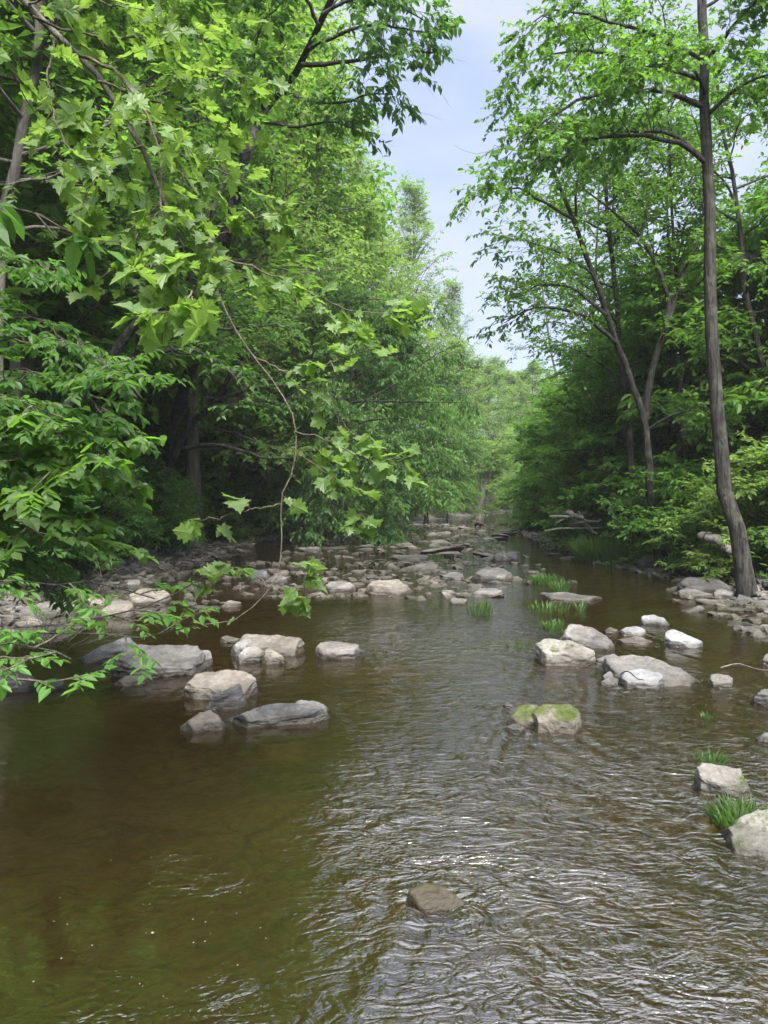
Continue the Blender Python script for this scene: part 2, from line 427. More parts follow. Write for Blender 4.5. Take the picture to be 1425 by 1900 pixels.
def make_tree(name, label, cat, group, seed, trunk, r0, r1, mats=('bark', 'leaf'), limbs=(), auto=None, k2=8, k3=5, m=10, leaf=.10, tpl=OV,
              twig=.6, lf2=.45, ang2=.9, ang3=.8, up2=.02, up3=-.06, droop=.25, jit=.35, flat=.7, t2=.22, keep=1.0, lsides=6, bare=None, luv=False, root=None, twmat=None, twr=.0035):
    """trunk / limbs are world polylines; the tree is an Empty at its base with trunk, limb, twigs and crown below it."""
    rng = np.random.default_rng(seed)
    trunk = np.asarray(trunk, float); base = trunk[0].copy() if root is None else np.asarray(root, float)
    R = empty(name, base, label, cat, group)
    TP, TL = resample(trunk - base, 22, rng, r0 * .10)
    t = np.linspace(0, 1, 22); rad = r0 + (r1 - r0) * t ** .8 + r0 * .38 * np.exp(-t * TL / max(.35, 2.2 * r0))
    w = Wood(); w.add(TP[None], rad[None], 12)
    link('trunk', w.mesh('trunk', M[mats[0]], r0 * .07, seed), R)
    LP, LL = [], []
    for lm in limbs:
        pts, rr = lm
        P, L = resample(np.asarray(pts) - base, 12, rng, .012)
        ww = Wood(); ww.add(P[None], np.linspace(rr, max(rr * .2, .004), 12)[None], 7)
        link('limb', ww.mesh('limb', M[mats[0]], rr * .1, seed + 1), R)
        LP.append(P); LL.append(L)
    w2 = Wood(); n2w = 0
    w2.add(TP[None], rad[None] * .4, 4)                      # heartwood joining the branches
    for P in LP: w2.add(P[None], np.full((1, 12), .003), 4)
    if auto:
        na = auto['n']; ta = auto.get('t0', .3) + (auto.get('t1', 1.) - auto.get('t0', .3)) * (np.arange(na) + rng.random(na)) / na
        x = np.minimum(ta * 21, 20.99); i = x.astype(int); f = (x - i)[:, None]
        st = TP[i] * (1 - f) + TP[i + 1] * f
        az = np.arange(na) * 2.399 + rng.random(na) * .9
        if 'az' in auto: az = auto['az'][0] + auto['az'][1] * rng.uniform(-1, 1, na)
        el = auto['el'][0] + (auto['el'][1] - auto['el'][0]) * ta + rng.normal(0, .12, na)
        d = np.stack([np.cos(az) * np.cos(el), np.sin(az) * np.cos(el), np.sin(el)], -1)
        tt = (ta - auto.get('t0', .3)) / (auto.get('t1', 1.) - auto.get('t0', .3) + 1e-6)
        prof = np.interp(tt, np.linspace(0, 1, len(auto['prof'])), auto['prof'])
        ln = prof * rng.uniform(.8, 1.2, na)
        A = grow(st, d, ln, 12, .13, auto.get('up', 0.0), rng)
        rl = .010 * ln + .006
        w2.add(A, rl[:, None] * np.linspace(1, .2, 12)[None], 5); n2w += 1
        LP += list(A); LL += list(ln)
    LP = np.array(LP); LL = np.array(LL)
    p, d, ln = spawn(LP, LL, k2, t2, ang2, lf2, rng, flat, .3, 3.2)
    B2 = grow(p, d, ln, 6, .16, up2, rng)
    w2.add(B2, (.004 + .006 * ln)[:, None] * np.linspace(1, .3, 6)[None], 4)
    p, d, l3 = spawn(B2, ln * 0 + twig, k3, .12, ang3, 1.0, rng, flat, twig * .45, twig * 1.4, .2)
    T3 = grow(p, d, l3, 4, .14, up3, rng)
    end = grow(B2[:, -1], nrm(B2[:, -1] - B2[:, -2]), ln * 0 + twig * .8, 4, .12, up3, rng)
    T3 = np.concatenate([T3, end])
    w2.add(T3, np.full((len(T3), 1), twr) * np.linspace(1, .35, 4)[None], 3)
    if bare:
        nb = bare; jj = rng.integers(0, len(B2), nb)
        bt = grow(B2[jj, -1], nrm(B2[jj, -1] - B2[jj, -3]), np.full(nb, .7), 5, .3, .03, rng); w2.add(bt, np.full((nb, 1), .004) * np.linspace(1, .4, 5)[None], 3)
    link('branchwork', w2.mesh('branchwork', M[twmat or mats[0]]), R)
    if keep < 1: T3 = T3[rng.random(len(T3)) < keep]
    pos, dd, nn, sz, tone = twig_leaves(T3, m, leaf, rng, droop, jit)
    link('crown', leaf_mesh('crown', pos, dd, nn, sz, tone, tpl, M[mats[1]], luv), R)
    return R

# ------------------------------------------------------------------ ground, water
def axis(a, b, step, far_lo, far_hi, g):
    mid = list(np.arange(a, b, step)); lo = []; x = a; s = step
    while x > far_lo: s *= g; x -= s; lo.append(x)
    hi = []; x = mid[-1]; s = step
    while x < far_hi: s *= g; x += s; hi.append(x)
    return np.array(lo[::-1] + mid + hi)
xs = axis(-7.5, 8.0, .11, -260, 300, 1.07); ys = axis(1.0, 17, .11, -60, 420, 1.035)
X, Y = np.meshgrid(xs, ys)
tag(link('ground', grid_mesh('ground', X, Y, ground_z(X, Y), M['ground'])), kind='structure')

PR = [
 ('large pale flat-topped slab with an undercut dark front, biggest rock of the left pool', [(210,1257),(213,1230),(225,1207),(260,1192),(320,1195),(370,1200),(390,1215),(385,1235),(350,1243),(280,1252)], 'rock', .42),
 ('small pale knob of stone at the right end of the big flat slab', [(358,1222),(362,1200),(380,1196),(395,1205),(395,1223),(385,1237)], 'rock', .5),
 ('low grey slab sloping into the water behind the big flat slab, under the leafy twig', [(140,1226),(165,1210),(200,1195),(240,1175),(262,1188),(255,1228)], 'rock_dark', .4),
 ('small tan stone at the front foot of the big flat slab', [(215,1266),(235,1254),(270,1254),(276,1262),(250,1272),(220,1271)], 'rock_tan', .5),
 ('dark grey rock half cut off by the left edge of the photo', [(-40,1285),(-40,1245),(30,1237),(50,1243),(70,1268),(30,1281)], 'rock', .5),
 ('small rounded blue-grey stone alone in the pool, left of the big flat slab', [(80,1272),(85,1262),(100,1258),(120,1263),(120,1273),(108,1281),(92,1280)], 'rock', .55),
 ('long pale slab lying behind three smaller stones, mid-pool', [(437,1200),(455,1178),(480,1174),(525,1181),(555,1184),(571,1195),(570,1210),(540,1218),(470,1218)], 'rock_tan', .5),
 ('dark leaning stone at the left end of the long mid-pool slab', [(427,1206),(440,1192),(465,1182),(475,1195),(450,1215),(432,1218)], 'rock_dark', .6),
 ('grey wedge of stone in front of the long mid-pool slab', [(435,1222),(455,1203),(475,1198),(493,1212),(485,1228),(450,1230)], 'rock', .6),
 ('small tan stone at the right front of the long mid-pool slab', [(485,1229),(492,1207),(505,1200),(520,1214),(535,1222),(515,1231),(490,1233)], 'rock_tan', .55),
 ('thin pale stone poking out behind the left end of the long mid-pool slab', [(409,1183),(420,1179),(445,1185),(440,1193),(418,1191)], 'rock_tan', .5),
 ('single rounded grey boulder right of the long mid-pool slab', [(580,1206),(592,1193),(615,1190),(670,1196),(673,1208),(665,1221),(620,1223),(582,1216)], 'rock', .55),
 ('broad pale slab behind the dark horn-shaped stone', [(342,1286),(360,1251),(390,1246),(450,1244),(487,1255),(485,1275),(460,1296),(400,1298),(350,1292)], 'rock_tan', .4),
 ('dark horn-shaped stone standing between the broad pale slab and the long dark slab', [(365,1303),(395,1290),(407,1265),(425,1252),(445,1256),(452,1285),(460,1306),(420,1317),(370,1316)], 'rock_dark', .7),
 ('long low dark-topped slab with a pale front edge, nearest of the left rocks', [(413,1338),(417,1316),(490,1311),(515,1302),(555,1305),(595,1312),(620,1323),(606,1348),(550,1348),(475,1345)], 'rock_dark', .55),
 ('pale stone showing just behind the right end of the long dark slab', [(543,1310),(555,1299),(580,1300),(600,1307),(617,1322),(560,1324)], 'rock_pale', .5),
 ('small tan stone at the left front of the long dark slab', [(335,1348),(370,1321),(390,1318),(407,1330),(426,1353),(390,1358),(345,1352)], 'rock_tan', .55),
 ('blocky brown boulder with moss on its top, alone in the rippled channel', [(980,1350),(985,1322),(1012,1307),(1052,1304),(1080,1314),(1081,1350),(1052,1361),(992,1359)], 'rock_moss', .45),
 ('mossy green shoulder stone at the left of the blocky channel boulder', [(942,1336),(960,1312),(990,1300),(1012,1305),(1003,1330),(990,1352),(955,1352)], 'rock_moss', .35),
 ('small wet black stone at the front left of the mossy boulder', [(933,1352),(952,1342),(972,1349),(978,1361),(942,1360)], 'rock_dark', .6),
 ('tiny black stone just upstream of the mossy boulder', [(931,1309),(942,1302),(956,1312),(940,1315)], 'rock_dark', .6),
 ('overhanging brown slab with yellowish moss, right-hand channel edge', [(987,1200),(990,1186),(1022,1184),(1062,1189),(1107,1210),(1107,1226),(1082,1236),(1032,1222),(997,1219)], 'rock_lichen', .55),
 ('pointed grey boulder rising behind the overhanging brown slab', [(1035,1190),(1057,1156),(1092,1162),(1127,1180),(1143,1199),(1102,1209),(1050,1205)], 'rock', .55),
 ('long low grey-brown slab tapering downstream to the right, behind the white slab', [(1113,1243),(1122,1221),(1162,1215),(1212,1222),(1262,1240),(1298,1266),(1242,1273),(1140,1262)], 'rock', .35),
 ('white flat slab, brightest stone in the creek', [(1146,1272),(1157,1248),(1187,1240),(1234,1250),(1233,1270),(1192,1279)], 'rock_pale', .4),
 ('small white stone touching the left of the bright white slab', [(1115,1257),(1132,1243),(1157,1250),(1150,1265),(1125,1266)], 'rock_pale', .4),
 ('dark wet stone under the left end of the bright white slab', [(1111,1268),(1130,1256),(1148,1262),(1146,1276),(1116,1274)], 'rock_dark', .5),
 ('small grey stone wedged left of the long grey-brown slab', [(1099,1232),(1110,1222),(1140,1212),(1150,1222),(1125,1236)], 'rock', .5),
 ('blue-grey stone with a white rim, tilted in the still water near the right bank', [(1231,1186),(1237,1167),(1252,1168),(1302,1190),(1303,1200),(1262,1202),(1235,1197)], 'rock_pale', .4),
 ('white peaked stone farthest upstream in the still water on the right', [(1186,1144),(1212,1139),(1232,1147),(1243,1160),(1197,1161)], 'rock_pale', .5),
 ('rounded pale stone between the pointed boulder and the blue-grey stone', [(1148,1172),(1162,1164),(1194,1162),(1198,1176),(1152,1181)], 'rock_pale', .5),
 ('thin flat tan stone just below the rounded pale stone', [(1142,1187),(1177,1181),(1211,1190),(1177,1197)], 'rock_tan', .4),
 ('small round stone left of the rounded pale stone', [(1119,1172),(1132,1163),(1148,1170),(1137,1177)], 'rock_tan', .5),
 ('small grey stone right of the long grey-brown slab', [(1313,1267),(1320,1252),(1332,1249),(1361,1255),(1358,1271),(1332,1279)], 'rock', .5),
 ('black and white boulder cut off by the right edge, below the small grey stone', [(1389,1308),(1412,1280),(1470,1270),(1470,1314)], 'rock_dark', .6),
 ('pale boulder with lichen and a flat top, behind the big grass clump', [(1285,1468),(1286,1424),(1302,1415),(1372,1427),(1394,1472),(1337,1480)], 'rock_lichen', .5),
 ('big tan shelf of rock entering at the right edge, before the big grass clump', [(1322,1548),(1387,1515),(1425,1502),(1560,1500),(1560,1602),(1425,1592),(1377,1577)], 'rock_lichen', .22),
 ('brown half-submerged rock nearest the camera', [(757,1652),(787,1636),(822,1645),(869,1676),(864,1692),(827,1690),(787,1673)], 'rock_wet', .22),
 ('blue-grey stone at the right edge beside the thin floating stick', [(1409,1230),(1422,1213),(1460,1210),(1460,1238)], 'rock', .5),
 ('dark wet rock at the right edge between the boulder and the lichen rock', [(1400,1372),(1420,1360),(1470,1358),(1470,1384)], 'rock_dark', .4),
 ('grey slab cluster rock at the foot of the big leaning trunk', [(1252,1088),(1277,1071),(1317,1065),(1350,1085),(1363,1102),(1312,1104)], 'rock', .5),
 ('flat pale stone under the left side of the trunk-foot slab', [(1255,1098),(1275,1090),(1320,1102),(1280,1110)], 'rock', .4),
 ('brown stone lying right of the trunk-foot slab', [(1320,1103),(1335,1090),(1365,1097),(1360,1110),(1330,1111)], 'rock', .5),
 ('black boulder at the right waterline below the forked tree', [(1174,1048),(1202,1026),(1237,1033),(1222,1055),(1190,1055)], 'rock_dark', .6),
 ('brown boulder below the pile of bleached logs', [(1070,1026),(1082,1004),(1117,1007),(1113,1025)], 'rock', .6),
 ('dark split boulder in the riffle, left half', [(910,1042),(920,1026),(938,1020),(946,1040)], 'rock_dark', .6),
 ('dark split boulder in the riffle, pointed right half', [(936,1040),(942,1021),(958,1024),(964,1040)], 'rock_dark', .6),
 ('squarish grey boulder left of the riffle tongue', [(813,1078),(832,1061),(857,1060),(862,1077)], 'rock', .6),
 ('long ridge of brown stone in the middle of the riffle', [(874,1072),(890,1056),(925,1052),(952,1065),(930,1080)], 'rock', .55),
 ('wide brown and tan boulder at the left end of the riffle', [(678,1096),(690,1077),(740,1074),(760,1092),(735,1104),(690,1103)], 'rock_tan', .55),
 ('low flat slab left of the wide brown and tan boulder', [(600,1086),(620,1077),(650,1080),(662,1092),(620,1097)], 'rock', .4),
 ('dark low stone nearest the rippled tongue below the brown ridge', [(870,1107),(890,1090),(930,1092),(933,1108)], 'rock', .45),
 ('small square stone left of the low dark stone at the riffle foot', [(830,1122),(840,1109),(865,1110),(869,1122)], 'rock', .5),
 ('long thin slab with a grass tuft above it, right of the riffle tongue', [(994,1112),(998,1097),(1050,1101),(1118,1108),(1090,1114)], 'rock', .4),
 ('dark clump of stone behind the hanging branch tip', [(458,1080),(465,1058),(490,1054),(502,1072)], 'rock_dark', .6),
 ('grey stone right of the dark clump behind the hanging branch', [(497,1083),(512,1064),(530,1072),(536,1085)], 'rock', .55),
 ('small oblong stone alone above the mid-pool slab', [(408,1126),(425,1113),(447,1117),(449,1127)], 'rock_tan', .45),
 ('broad pale slab topmost of the left bank rocks', [(232,1107),(265,1088),(300,1094),(320,1106),(280,1122)], 'rock_tan', .4),
 ('squat pale block left of the broad bank slab', [(155,1126),(165,1103),(190,1105),(202,1122),(180,1130)], 'rock_tan', .5),
 ('long flat slab lowest of the left bank rocks', [(45,1135),(75,1119),(120,1117),(152,1126),(145,1137),(60,1141)], 'rock', .4),
 ('small pale stone below the long flat bank slab', [(44,1158),(55,1144),(75,1150),(84,1161),(60,1166)], 'rock_tan', .5),
 ('tilted pale slab at the water edge of the left bank', [(183,1136),(215,1110),(245,1115),(252,1140),(215,1146)], 'rock_tan', .4),
 ('grey bank stone hanging over the dark pool', [(232,1088),(240,1074),(258,1074),(264,1090)], 'rock', .5),
]
ROCKS_AT = []
for lab, pts, mat, fr in PR:
    a = np.array(pts, float); g = G(.5 * (a[:, 0].min() + a[:, 0].max()), a[:, 1].max())
    if g[1] < 10.5: w0 = (a[:, 0].max() - a[:, 0].min()) * g[1] / F; ROCKS_AT.append((g[0], g[1] + w0 * .25, w0))
v = [.6]
while v[-1] < 150: v.append(v[-1] + max(.03, v[-1] * .0055))
v = np.array([-30, -10, -2] + v + [200, 300, 400]); u = np.linspace(-.08, 1.08, 420)
Yw = np.repeat(v[:, None], len(u), 1); Xw = Lx(Yw) + (Rx(Yw) - Lx(Yw)) * u[None]
wob = .5 * n2(Xw * .9, Yw * .5, 77, 3)
rp = ss(-1.15, .45, Xw + 1.5 * wob - .05 * (Yw - 4)) * (1 - .85 * ss(6.0, 7.6, Yw + wob) * ss(1.6, 2.6, Xw + .5 * wob))
rp = rp * (.62 + .38 * ss(-.35, .35, n2(Xw * .8 + 4, Yw * .55, 47, 2)))
rp = rp * (1 - .50 * ss(3.6, 5.5, Yw + wob)) * (1 - .35 * ss(9.5, 12, Yw))
bandD = np.exp(-((Yw + .35 * Xw + .5 * wob - 8.8) / .9) ** 2) * ss(-1.2, -.2, Xw) * ss(2.6, 1.8, Xw)
rip = .03 + .05 * ss(-.2, .5, n2(Xw * .6, Yw * .6, 41, 2)) + .38 * ss(.05, .7, n2(Xw * 2.2, Yw * 2.2, 43, 2)) * ss(5.0, 3.2, Yw) + .9 * rp + .6 * bandD
rip = np.where(Yw > 12, np.clip(rip, .25, .45), rip)
th = .45 * n2(Xw * .55, Yw * .4, 3, 2)
fx = Xw * np.cos(th) - Yw * np.sin(th); fy = Xw * np.sin(th) + Yw * np.cos(th)
wave = (1 - 2 * np.abs(n2(fx * 3.4, fy * 2.4, 51, 2))) + .55 * n2(fx * 8.5, fy * 6, 52, 2)
Zw = .0065 * wave * np.clip(rip, 0, 1.1) * ss(16, 9, Yw)
for x0, y0, w0 in ROCKS_AT:
    dx, dy = Xw - x0, Yw - y0; rr0 = np.hypot(dx, dy); e = np.maximum(rr0 - w0 * .5, 0)
    amp = .25 + .75 * np.clip(np.interp(x0, [-1.2, .3], [0, 1]), 0, 1)
    Zw = Zw + amp * .0032 * np.sin(e * 46) * np.exp(-(e / .28) ** 2)
    dn = np.maximum(-dy, 0); arm = np.abs(np.abs(dx) - w0 * .45 - .30 * dn)
    Zw = Zw + amp * (.007 * np.exp(-(arm / .05) ** 2) + .004 * np.sin(arm * 55) * np.exp(-(arm / .14) ** 2)) * np.exp(-dn / .8) * (dn > 0)
tag(link('water', grid_mesh('water', Xw, Yw, Zw, M['water'], {'ripple': rip.ravel()})), kind='structure')

# ------------------------------------------------------------------ rocks
def ico(sub):
    import bmesh
    bm = bmesh.new(); bmesh.ops.create_icosphere(bm, subdivisions=sub, radius=1)
    bm.verts.ensure_lookup_table()
    v = np.array([q.co[:] for q in bm.verts]); f = np.array([[w.index for w in q.verts] for q in bm.faces]); bm.free()
    return v, f
ICO = {k: ico(k) for k in (3, 4, 5, 6)}
def polytope(name, planes, ext, mat, seed, sub=5, p=90, rough=.07, off=(0, 0, 0)):
    v, f = ICO[sub]; ext = np.array(ext); d = v * ext
    nn = np.array([q[0] for q in planes]); dd = np.array([q[1] for q in planes])
    s = np.maximum(d @ nn.T / dd[None], 0)
    r = np.power(np.power(s, p).sum(1), -1 / p)
    co = d * r[:, None]
    sc = float(np.mean(ext)); q = co / sc + seed * 3.17
    dirs = nrm(co / ext ** 2)
    a = fbm(q * 1.6, seed, 4) * rough * sc + np.abs(fbm(q * 3.1, seed + 5, 4)) * -rough * .8 * sc
    st = np.round((co[:, 2] / sc + .25 * fbm(q * .9, seed + 8, 2)) * 7) % 2 * rough * (0 if mat in ('rock_moss', 'rock_wet') else .3) * sc
    co = co + dirs * (a + st)[:, None]
    return mesh_np(name, co + np.array(off), f.ravel(), np.full(len(f), 3), M[mat], True)
def photo_rock(label, pts, mat='rock', frac=.5, depth=None, seed=1, group=None, z=0.0, sub=5, p=90, rough=.07, name='rock', cat='rock', under=.12):
    pts = np.array(pts, float); yb = pts[:, 1].max(); xm = .5 * (pts[:, 0].min() + pts[:, 0].max()); yt = pts[:, 1].min()
    front = G(xm, yb, z); D = front[1]
    wid = (pts[:, 0].max() - pts[:, 0].min()) * D / F
    dep = depth or wid * .62
    vh = nrm(np.array([front[0], front[1], 0])); rt = np.array([vh[1], -vh[0], 0]); upv = np.array([0, 0, 1.])
    hgt = (yb - yt) * D / F                                   # apparent height
    tan = (CAMH - z) / D
    dep = min(dep, max(.35 * wid, (1 - frac) * hgt / tan * 1.3 + .05))
    cen = front + vh * dep * .5
    Dc = cen[1]
    q3 = np.array([W(a, b, Dc + 0 * a) for a, b in pts])
    top = q3[:, 2].max(); zc = z + (top - z) * .30
    cen[2] = zc
    wdir = nrm(cen - np.array([0, 0, CAMH]))
    planes = []; k = len(q3)
    area = 0
    for i in range(k): area += pts[i][0] * pts[(i + 1) % k][1] - pts[(i + 1) % k][0] * pts[i][1]
    for i in range(k):
        a, b = q3[i], q3[(i + 1) % k]
        n = np.cross(b - a, wdir); n = n / (np.linalg.norm(n) + 1e-9)
        mid = .5 * (a + b)
        dist = n @ (mid - cen)
        if dist < 0: n, dist = -n, -dist
        if n[2] < -.25: continue                              # the water side
        if dist > .01: planes.append((n, dist))
    def pl(n, pt):
        n = nrm(np.array(n, float)); dd_ = n @ (np.asarray(pt) - cen)
        if dd_ > .01: planes.append((n, dd_))
    rng = random.Random(seed)
    dep = min(dep * 1.12, wid)
    front_top = z + frac * .85 * hgt
    pl(-vh * 1.0 + upv * rng.uniform(-.22, .18) + rt * rng.uniform(-.25, .25), front)
    back = front + vh * dep
    pl(vh + upv * .3, back)
    for q in range(7):
        a_ = rng.uniform(0, 6.28); e_ = rng.uniform(.15, 1.1)
        nb_ = nrm(np.array([math.cos(a_) * math.cos(e_), math.sin(a_) * math.cos(e_), math.sin(e_)]))
        sup = abs(nb_ @ rt) * wid / 2 + abs(nb_ @ vh) * dep / 2 + nb_[2] * (top - zc)
        planes.append((nb_, sup * rng.uniform(.76, .95)))
    # top: from the front edge at front_top to the far top edge
    bt = top - dep * .5 * tan * .0
    sl = max(-.1, min(.55, (bt - front_top) / dep))
    pl(-vh * sl + upv, front + upv * front_top)
    pl(-vh * .8 + upv * .8 + rt * rng.uniform(-.5, .5), front + upv * front_top * .985 + vh * dep * .03)
    planes.append((np.array([0, 0, -1.]), zc - z + under))
    for s in (1, -1):
        pl(rt * s * .9 - vh * rng.uniform(.3, .9) + upv * .1, cen + rt * s * wid * .36 - vh * dep * .3)
        pl(rt * s * .9 + vh * rng.uniform(.3, .9) + upv * .2, cen + rt * s * wid * .36 + vh * dep * .3)
    ext = np.array([wid / 2, wid / 2, 0]) ; ext[1] = dep / 2; ext[2] = max(top - z, .05) * .5 + under * .5
    me = polytope('rock', planes, ext, mat, seed, sub, p, rough)
    return tag(link(name, me, None, cen), label, cat, group)

for i, r in enumerate(PR):
    lab, pts, mat, fr = r
    dp = 1.1 if i == 36 else None
    big = G(pts[0][0], max(p[1] for p in pts))[1] < 9
    photo_rock(lab, pts, mat, fr, dp, seed=i + 3, sub=6 if i in (0, 12, 14, 17, 35, 36) else 5 if big else 4)

# loose stones: twelve meshes, each stone an object of its own
def loose_mesh(seed, mat, flat):
    rng = np.random.default_rng(seed); pls = []
    for k in range(13):
        n = nrm(rng.normal(0, 1, 3) * np.array([1, 1, .8])); pls.append((n * 1.0, rng.uniform(.62, 1.0)))
    ang = rng.uniform(-.15, .15, 2)
    pls.append((nrm(np.array([ang[0], ang[1], 1])), .72)); pls.append((np.array([0, 0, -1.]), .8))
    v, f = ICO[4]; nn = np.array([q[0] for q in pls]); dd = np.array([q[1] for q in pls])
    s = np.maximum(v @ nn.T / dd, 0); r = np.power(np.power(s, 40).sum(1), -1 / 40)
    co = v * r[:, None]
    co = co + nrm(v) * (fbm(co * 1.7 + seed * 3.3, seed, 4) * .09)[:, None]
    co = co * np.array([1, rng.uniform(.6, .85), flat])
    return mesh_np('stone', co, f.ravel(), np.full(len(f), 3), M[mat], True)
LM = [loose_mesh(100 + i, ('rock', 'rock_tan', 'rock', 'rock_tan', 'rock', 'rock_lichen')[i % 6], (.34, .5, .28, .42)[i % 4]) for i in range(12)]
rng = np.random.default_rng(5)
placed = []
def stones(n, region, smin, smax, label, group, sink=.35, name='stone'):
    k = tries = 0
    while k < n and tries < n * 40:
        tries += 1
        x, y = region()
        s = smin + (smax - smin) * rng.random() ** 2.2
        if any((x - a) ** 2 + (y - b) ** 2 < (.8 * (s + c)) ** 2 for a, b, c in placed): continue
        placed.append((x, y, s))
        o = tag(link(name, LM[rng.integers(len(LM))], None, (x, y, max(gz(x, y), -.06) + s * .08)), label, 'stone', group)
        o.rotation_euler = (rng.normal(0, .14), rng.normal(0, .14), rng.random() * 6.28); o.scale = (s, s, s * (rng.uniform(.8, 1.25) if y < 14 else rng.uniform(.5, .9))); k += 1
def reg_px(x0, x1, y0, y1, z=0.0, skew=0):
    def f():
        t = rng.random(); py = y0 + (y1 - y0) * t ** .8
        px = x0 + (x1 - x0) * rng.random() + skew * t
        p = G(px, py, z); return p[0], p[1]
    return f
stones(112, reg_px(760, 968, 965, 1062, 0, -70), .18, .64, 'flat grey stone among the many crowding the riffle upstream', 'flat stones of the upstream riffle')
stones(22, reg_px(690, 960, 1050, 1118, 0, -30), .10, .34, 'low stone in the near part of the riffle, beside the water tongue', 'stones at the near foot of the riffle')
stones(34, reg_px(395, 705, 988, 1034, .08), .12, .50, 'small grey stone on the gravel bar under the left bank trees', 'stones of the left gravel bar')
stones(16, reg_px(210, 420, 1015, 1045, .1), .12, .42, 'shaded stone on the left gravel bar near the bank', 'shaded stones of the left gravel bar')
stones(12, reg_px(-20, 330, 1080, 1160, .05), .07, .26, 'small pale bank stone beneath the leafy twigs', 'small stones along the near left bank')
stones(16, reg_px(560, 690, 1052, 1095), .09, .30, 'flat pale stone in the line of stones across the pool', 'stones in the line left of the riffle')
stones(26, reg_px(970, 1180, 985, 1046, .05, 30), .12, .45, 'grey-brown stone along the right waterline', 'stones along the right waterline')
stones(14, reg_px(1235, 1430, 1072, 1128, .05), .08, .30, 'small stone at the waterline by the big leaning trunk', 'stones by the big leaning trunk')
stones(9, reg_px(960, 1130, 1110, 1180), .04, .10, 'tiny stone breaking the surface near the water tongue', 'tiny stones near the water tongue')
stones(6, reg_px(1300, 1420, 1185, 1420), .05, .12, 'tiny stone breaking the still water on the right', 'tiny stones on the right')
# rubble: small stones beyond counting along both waterlines and over the gravel bars
rr_ = np.random.default_rng(31)
v3, f3 = ico(2)
def rubble(name, pts, sz, mat):
    n = len(pts); a = rr_.random(n) * 6.283
    jit = 1 + .28 * rr_.normal(0, 1, (n, len(v3), 1)).clip(-1.4, 1.4) * .6
    sc = sz[:, None, None] * np.stack([rr_.uniform(.8, 1.3, n), rr_.uniform(.6, .9, n), rr_.uniform(.28, .55, n)], -1)[:, None]
    q = np.sign(v3) * np.abs(v3) ** .75; c = q[None] * jit * sc
    x = c[..., 0] * np.cos(a)[:, None] - c[..., 1] * np.sin(a)[:, None]; y = c[..., 0] * np.sin(a)[:, None] + c[..., 1] * np.cos(a)[:, None]
    z = c[..., 2] + x * rr_.normal(0, .18, (n, 1)) + y * rr_.normal(0, .18, (n, 1))
    co = np.stack([x, y, z], -1) + pts[:, None]
    I = (f3.ravel()[None] + (np.arange(n) * len(v3))[:, None]).ravel()
    tag(link(name, mesh_np(name, co.reshape(-1, 3), I, np.full(n * len(f3), 3), M[mat], False)), kind='stuff')
for mat, n in (('rock', 2600), ('rock_tan', 1700), ('rock_dark', 900)):
    y = 8.5 + 34 * rr_.random(n) ** 1.25; left = rr_.random(n) < .62
    o = rr_.normal(.0, .75, n); x = np.where(left, Lx(y) - o + np.where(y > 18, .8 * rr_.random(n) * 2.2, 0), Rx(y) + o * .8)
    z = ground_z(x, y); k = (z > -.16) & (z < .55)
    x, y, z = x[k], y[k], z[k]
    rubble('rubble', np.stack([x, y, np.maximum(z, -.03) + .01], -1), rr_.uniform(.03, .15, len(x)) * (.7 + y / 40), mat)
y = 14 + 34 * rr_.random(700); x = Lx(y) + (Rx(y) - Lx(y)) * (.25 + .55 * rr_.random(700))
rubble('rubble', np.stack([x, y, np.full(700, -.022)], -1), rr_.uniform(.05, .17, 700), 'rock_tan')
P_ = np.array([G(rr_.uniform(420, 935), 1044 + 66 * rr_.random() ** 1.3, 0) for q in range(250)]); P_[:, 2] = -.014
rubble('rubble', P_, rr_.uniform(.04, .16, 250), 'rock_tan')
P_ = np.array([G(rr_.uniform(150, 420), rr_.uniform(1075, 1140), 0) for q in range(120)]); P_[:, 2] = -.01
rubble('rubble', P_, rr_.uniform(.03, .11, 120), 'rock')
# sunken slabs in the left pool
BS = [loose_mesh(300 + i, 'bed_stone', .3) for i in range(4)]
r4 = np.random.default_rng(41)
SK = [(60, 1560, .5, .2), (170, 1590, .36, -.3), (250, 1480, .6, .1), (330, 1400, .42, .3), (480, 1385, .4, -.1), (110, 1500, .36, .6), (560, 1560, .42, .2),
      (420, 1660, .5, -.2), (500, 1480, .34, .9), (250, 1700, .4, .5), (1330, 1340, .4, .2), (1260, 1300, .35, .7), (560, 1270, .4, .3), (20, 1625, .34, .8)]
SK += [(r4.uniform(20, 620), r4.uniform(1370, 1850), r4.uniform(.14, .36), r4.uniform(-1, 1)) for q in range(22)]
for i, (px, py, w, rz) in enumerate(SK):
    p = G(px, py, -.3); zz = gz(p[0], p[1])
    o = tag(link('sunken_stone', BS[i % 4], None, (p[0], p[1], zz + .02)), 'brown flat slab lying sunken on the creek bed', 'stone', 'sunken slabs on the creek bed')
    o.rotation_euler = (r4.normal(0, .1), r4.normal(0, .1), rz); o.scale = (w * .75, w * .55, w * .34)

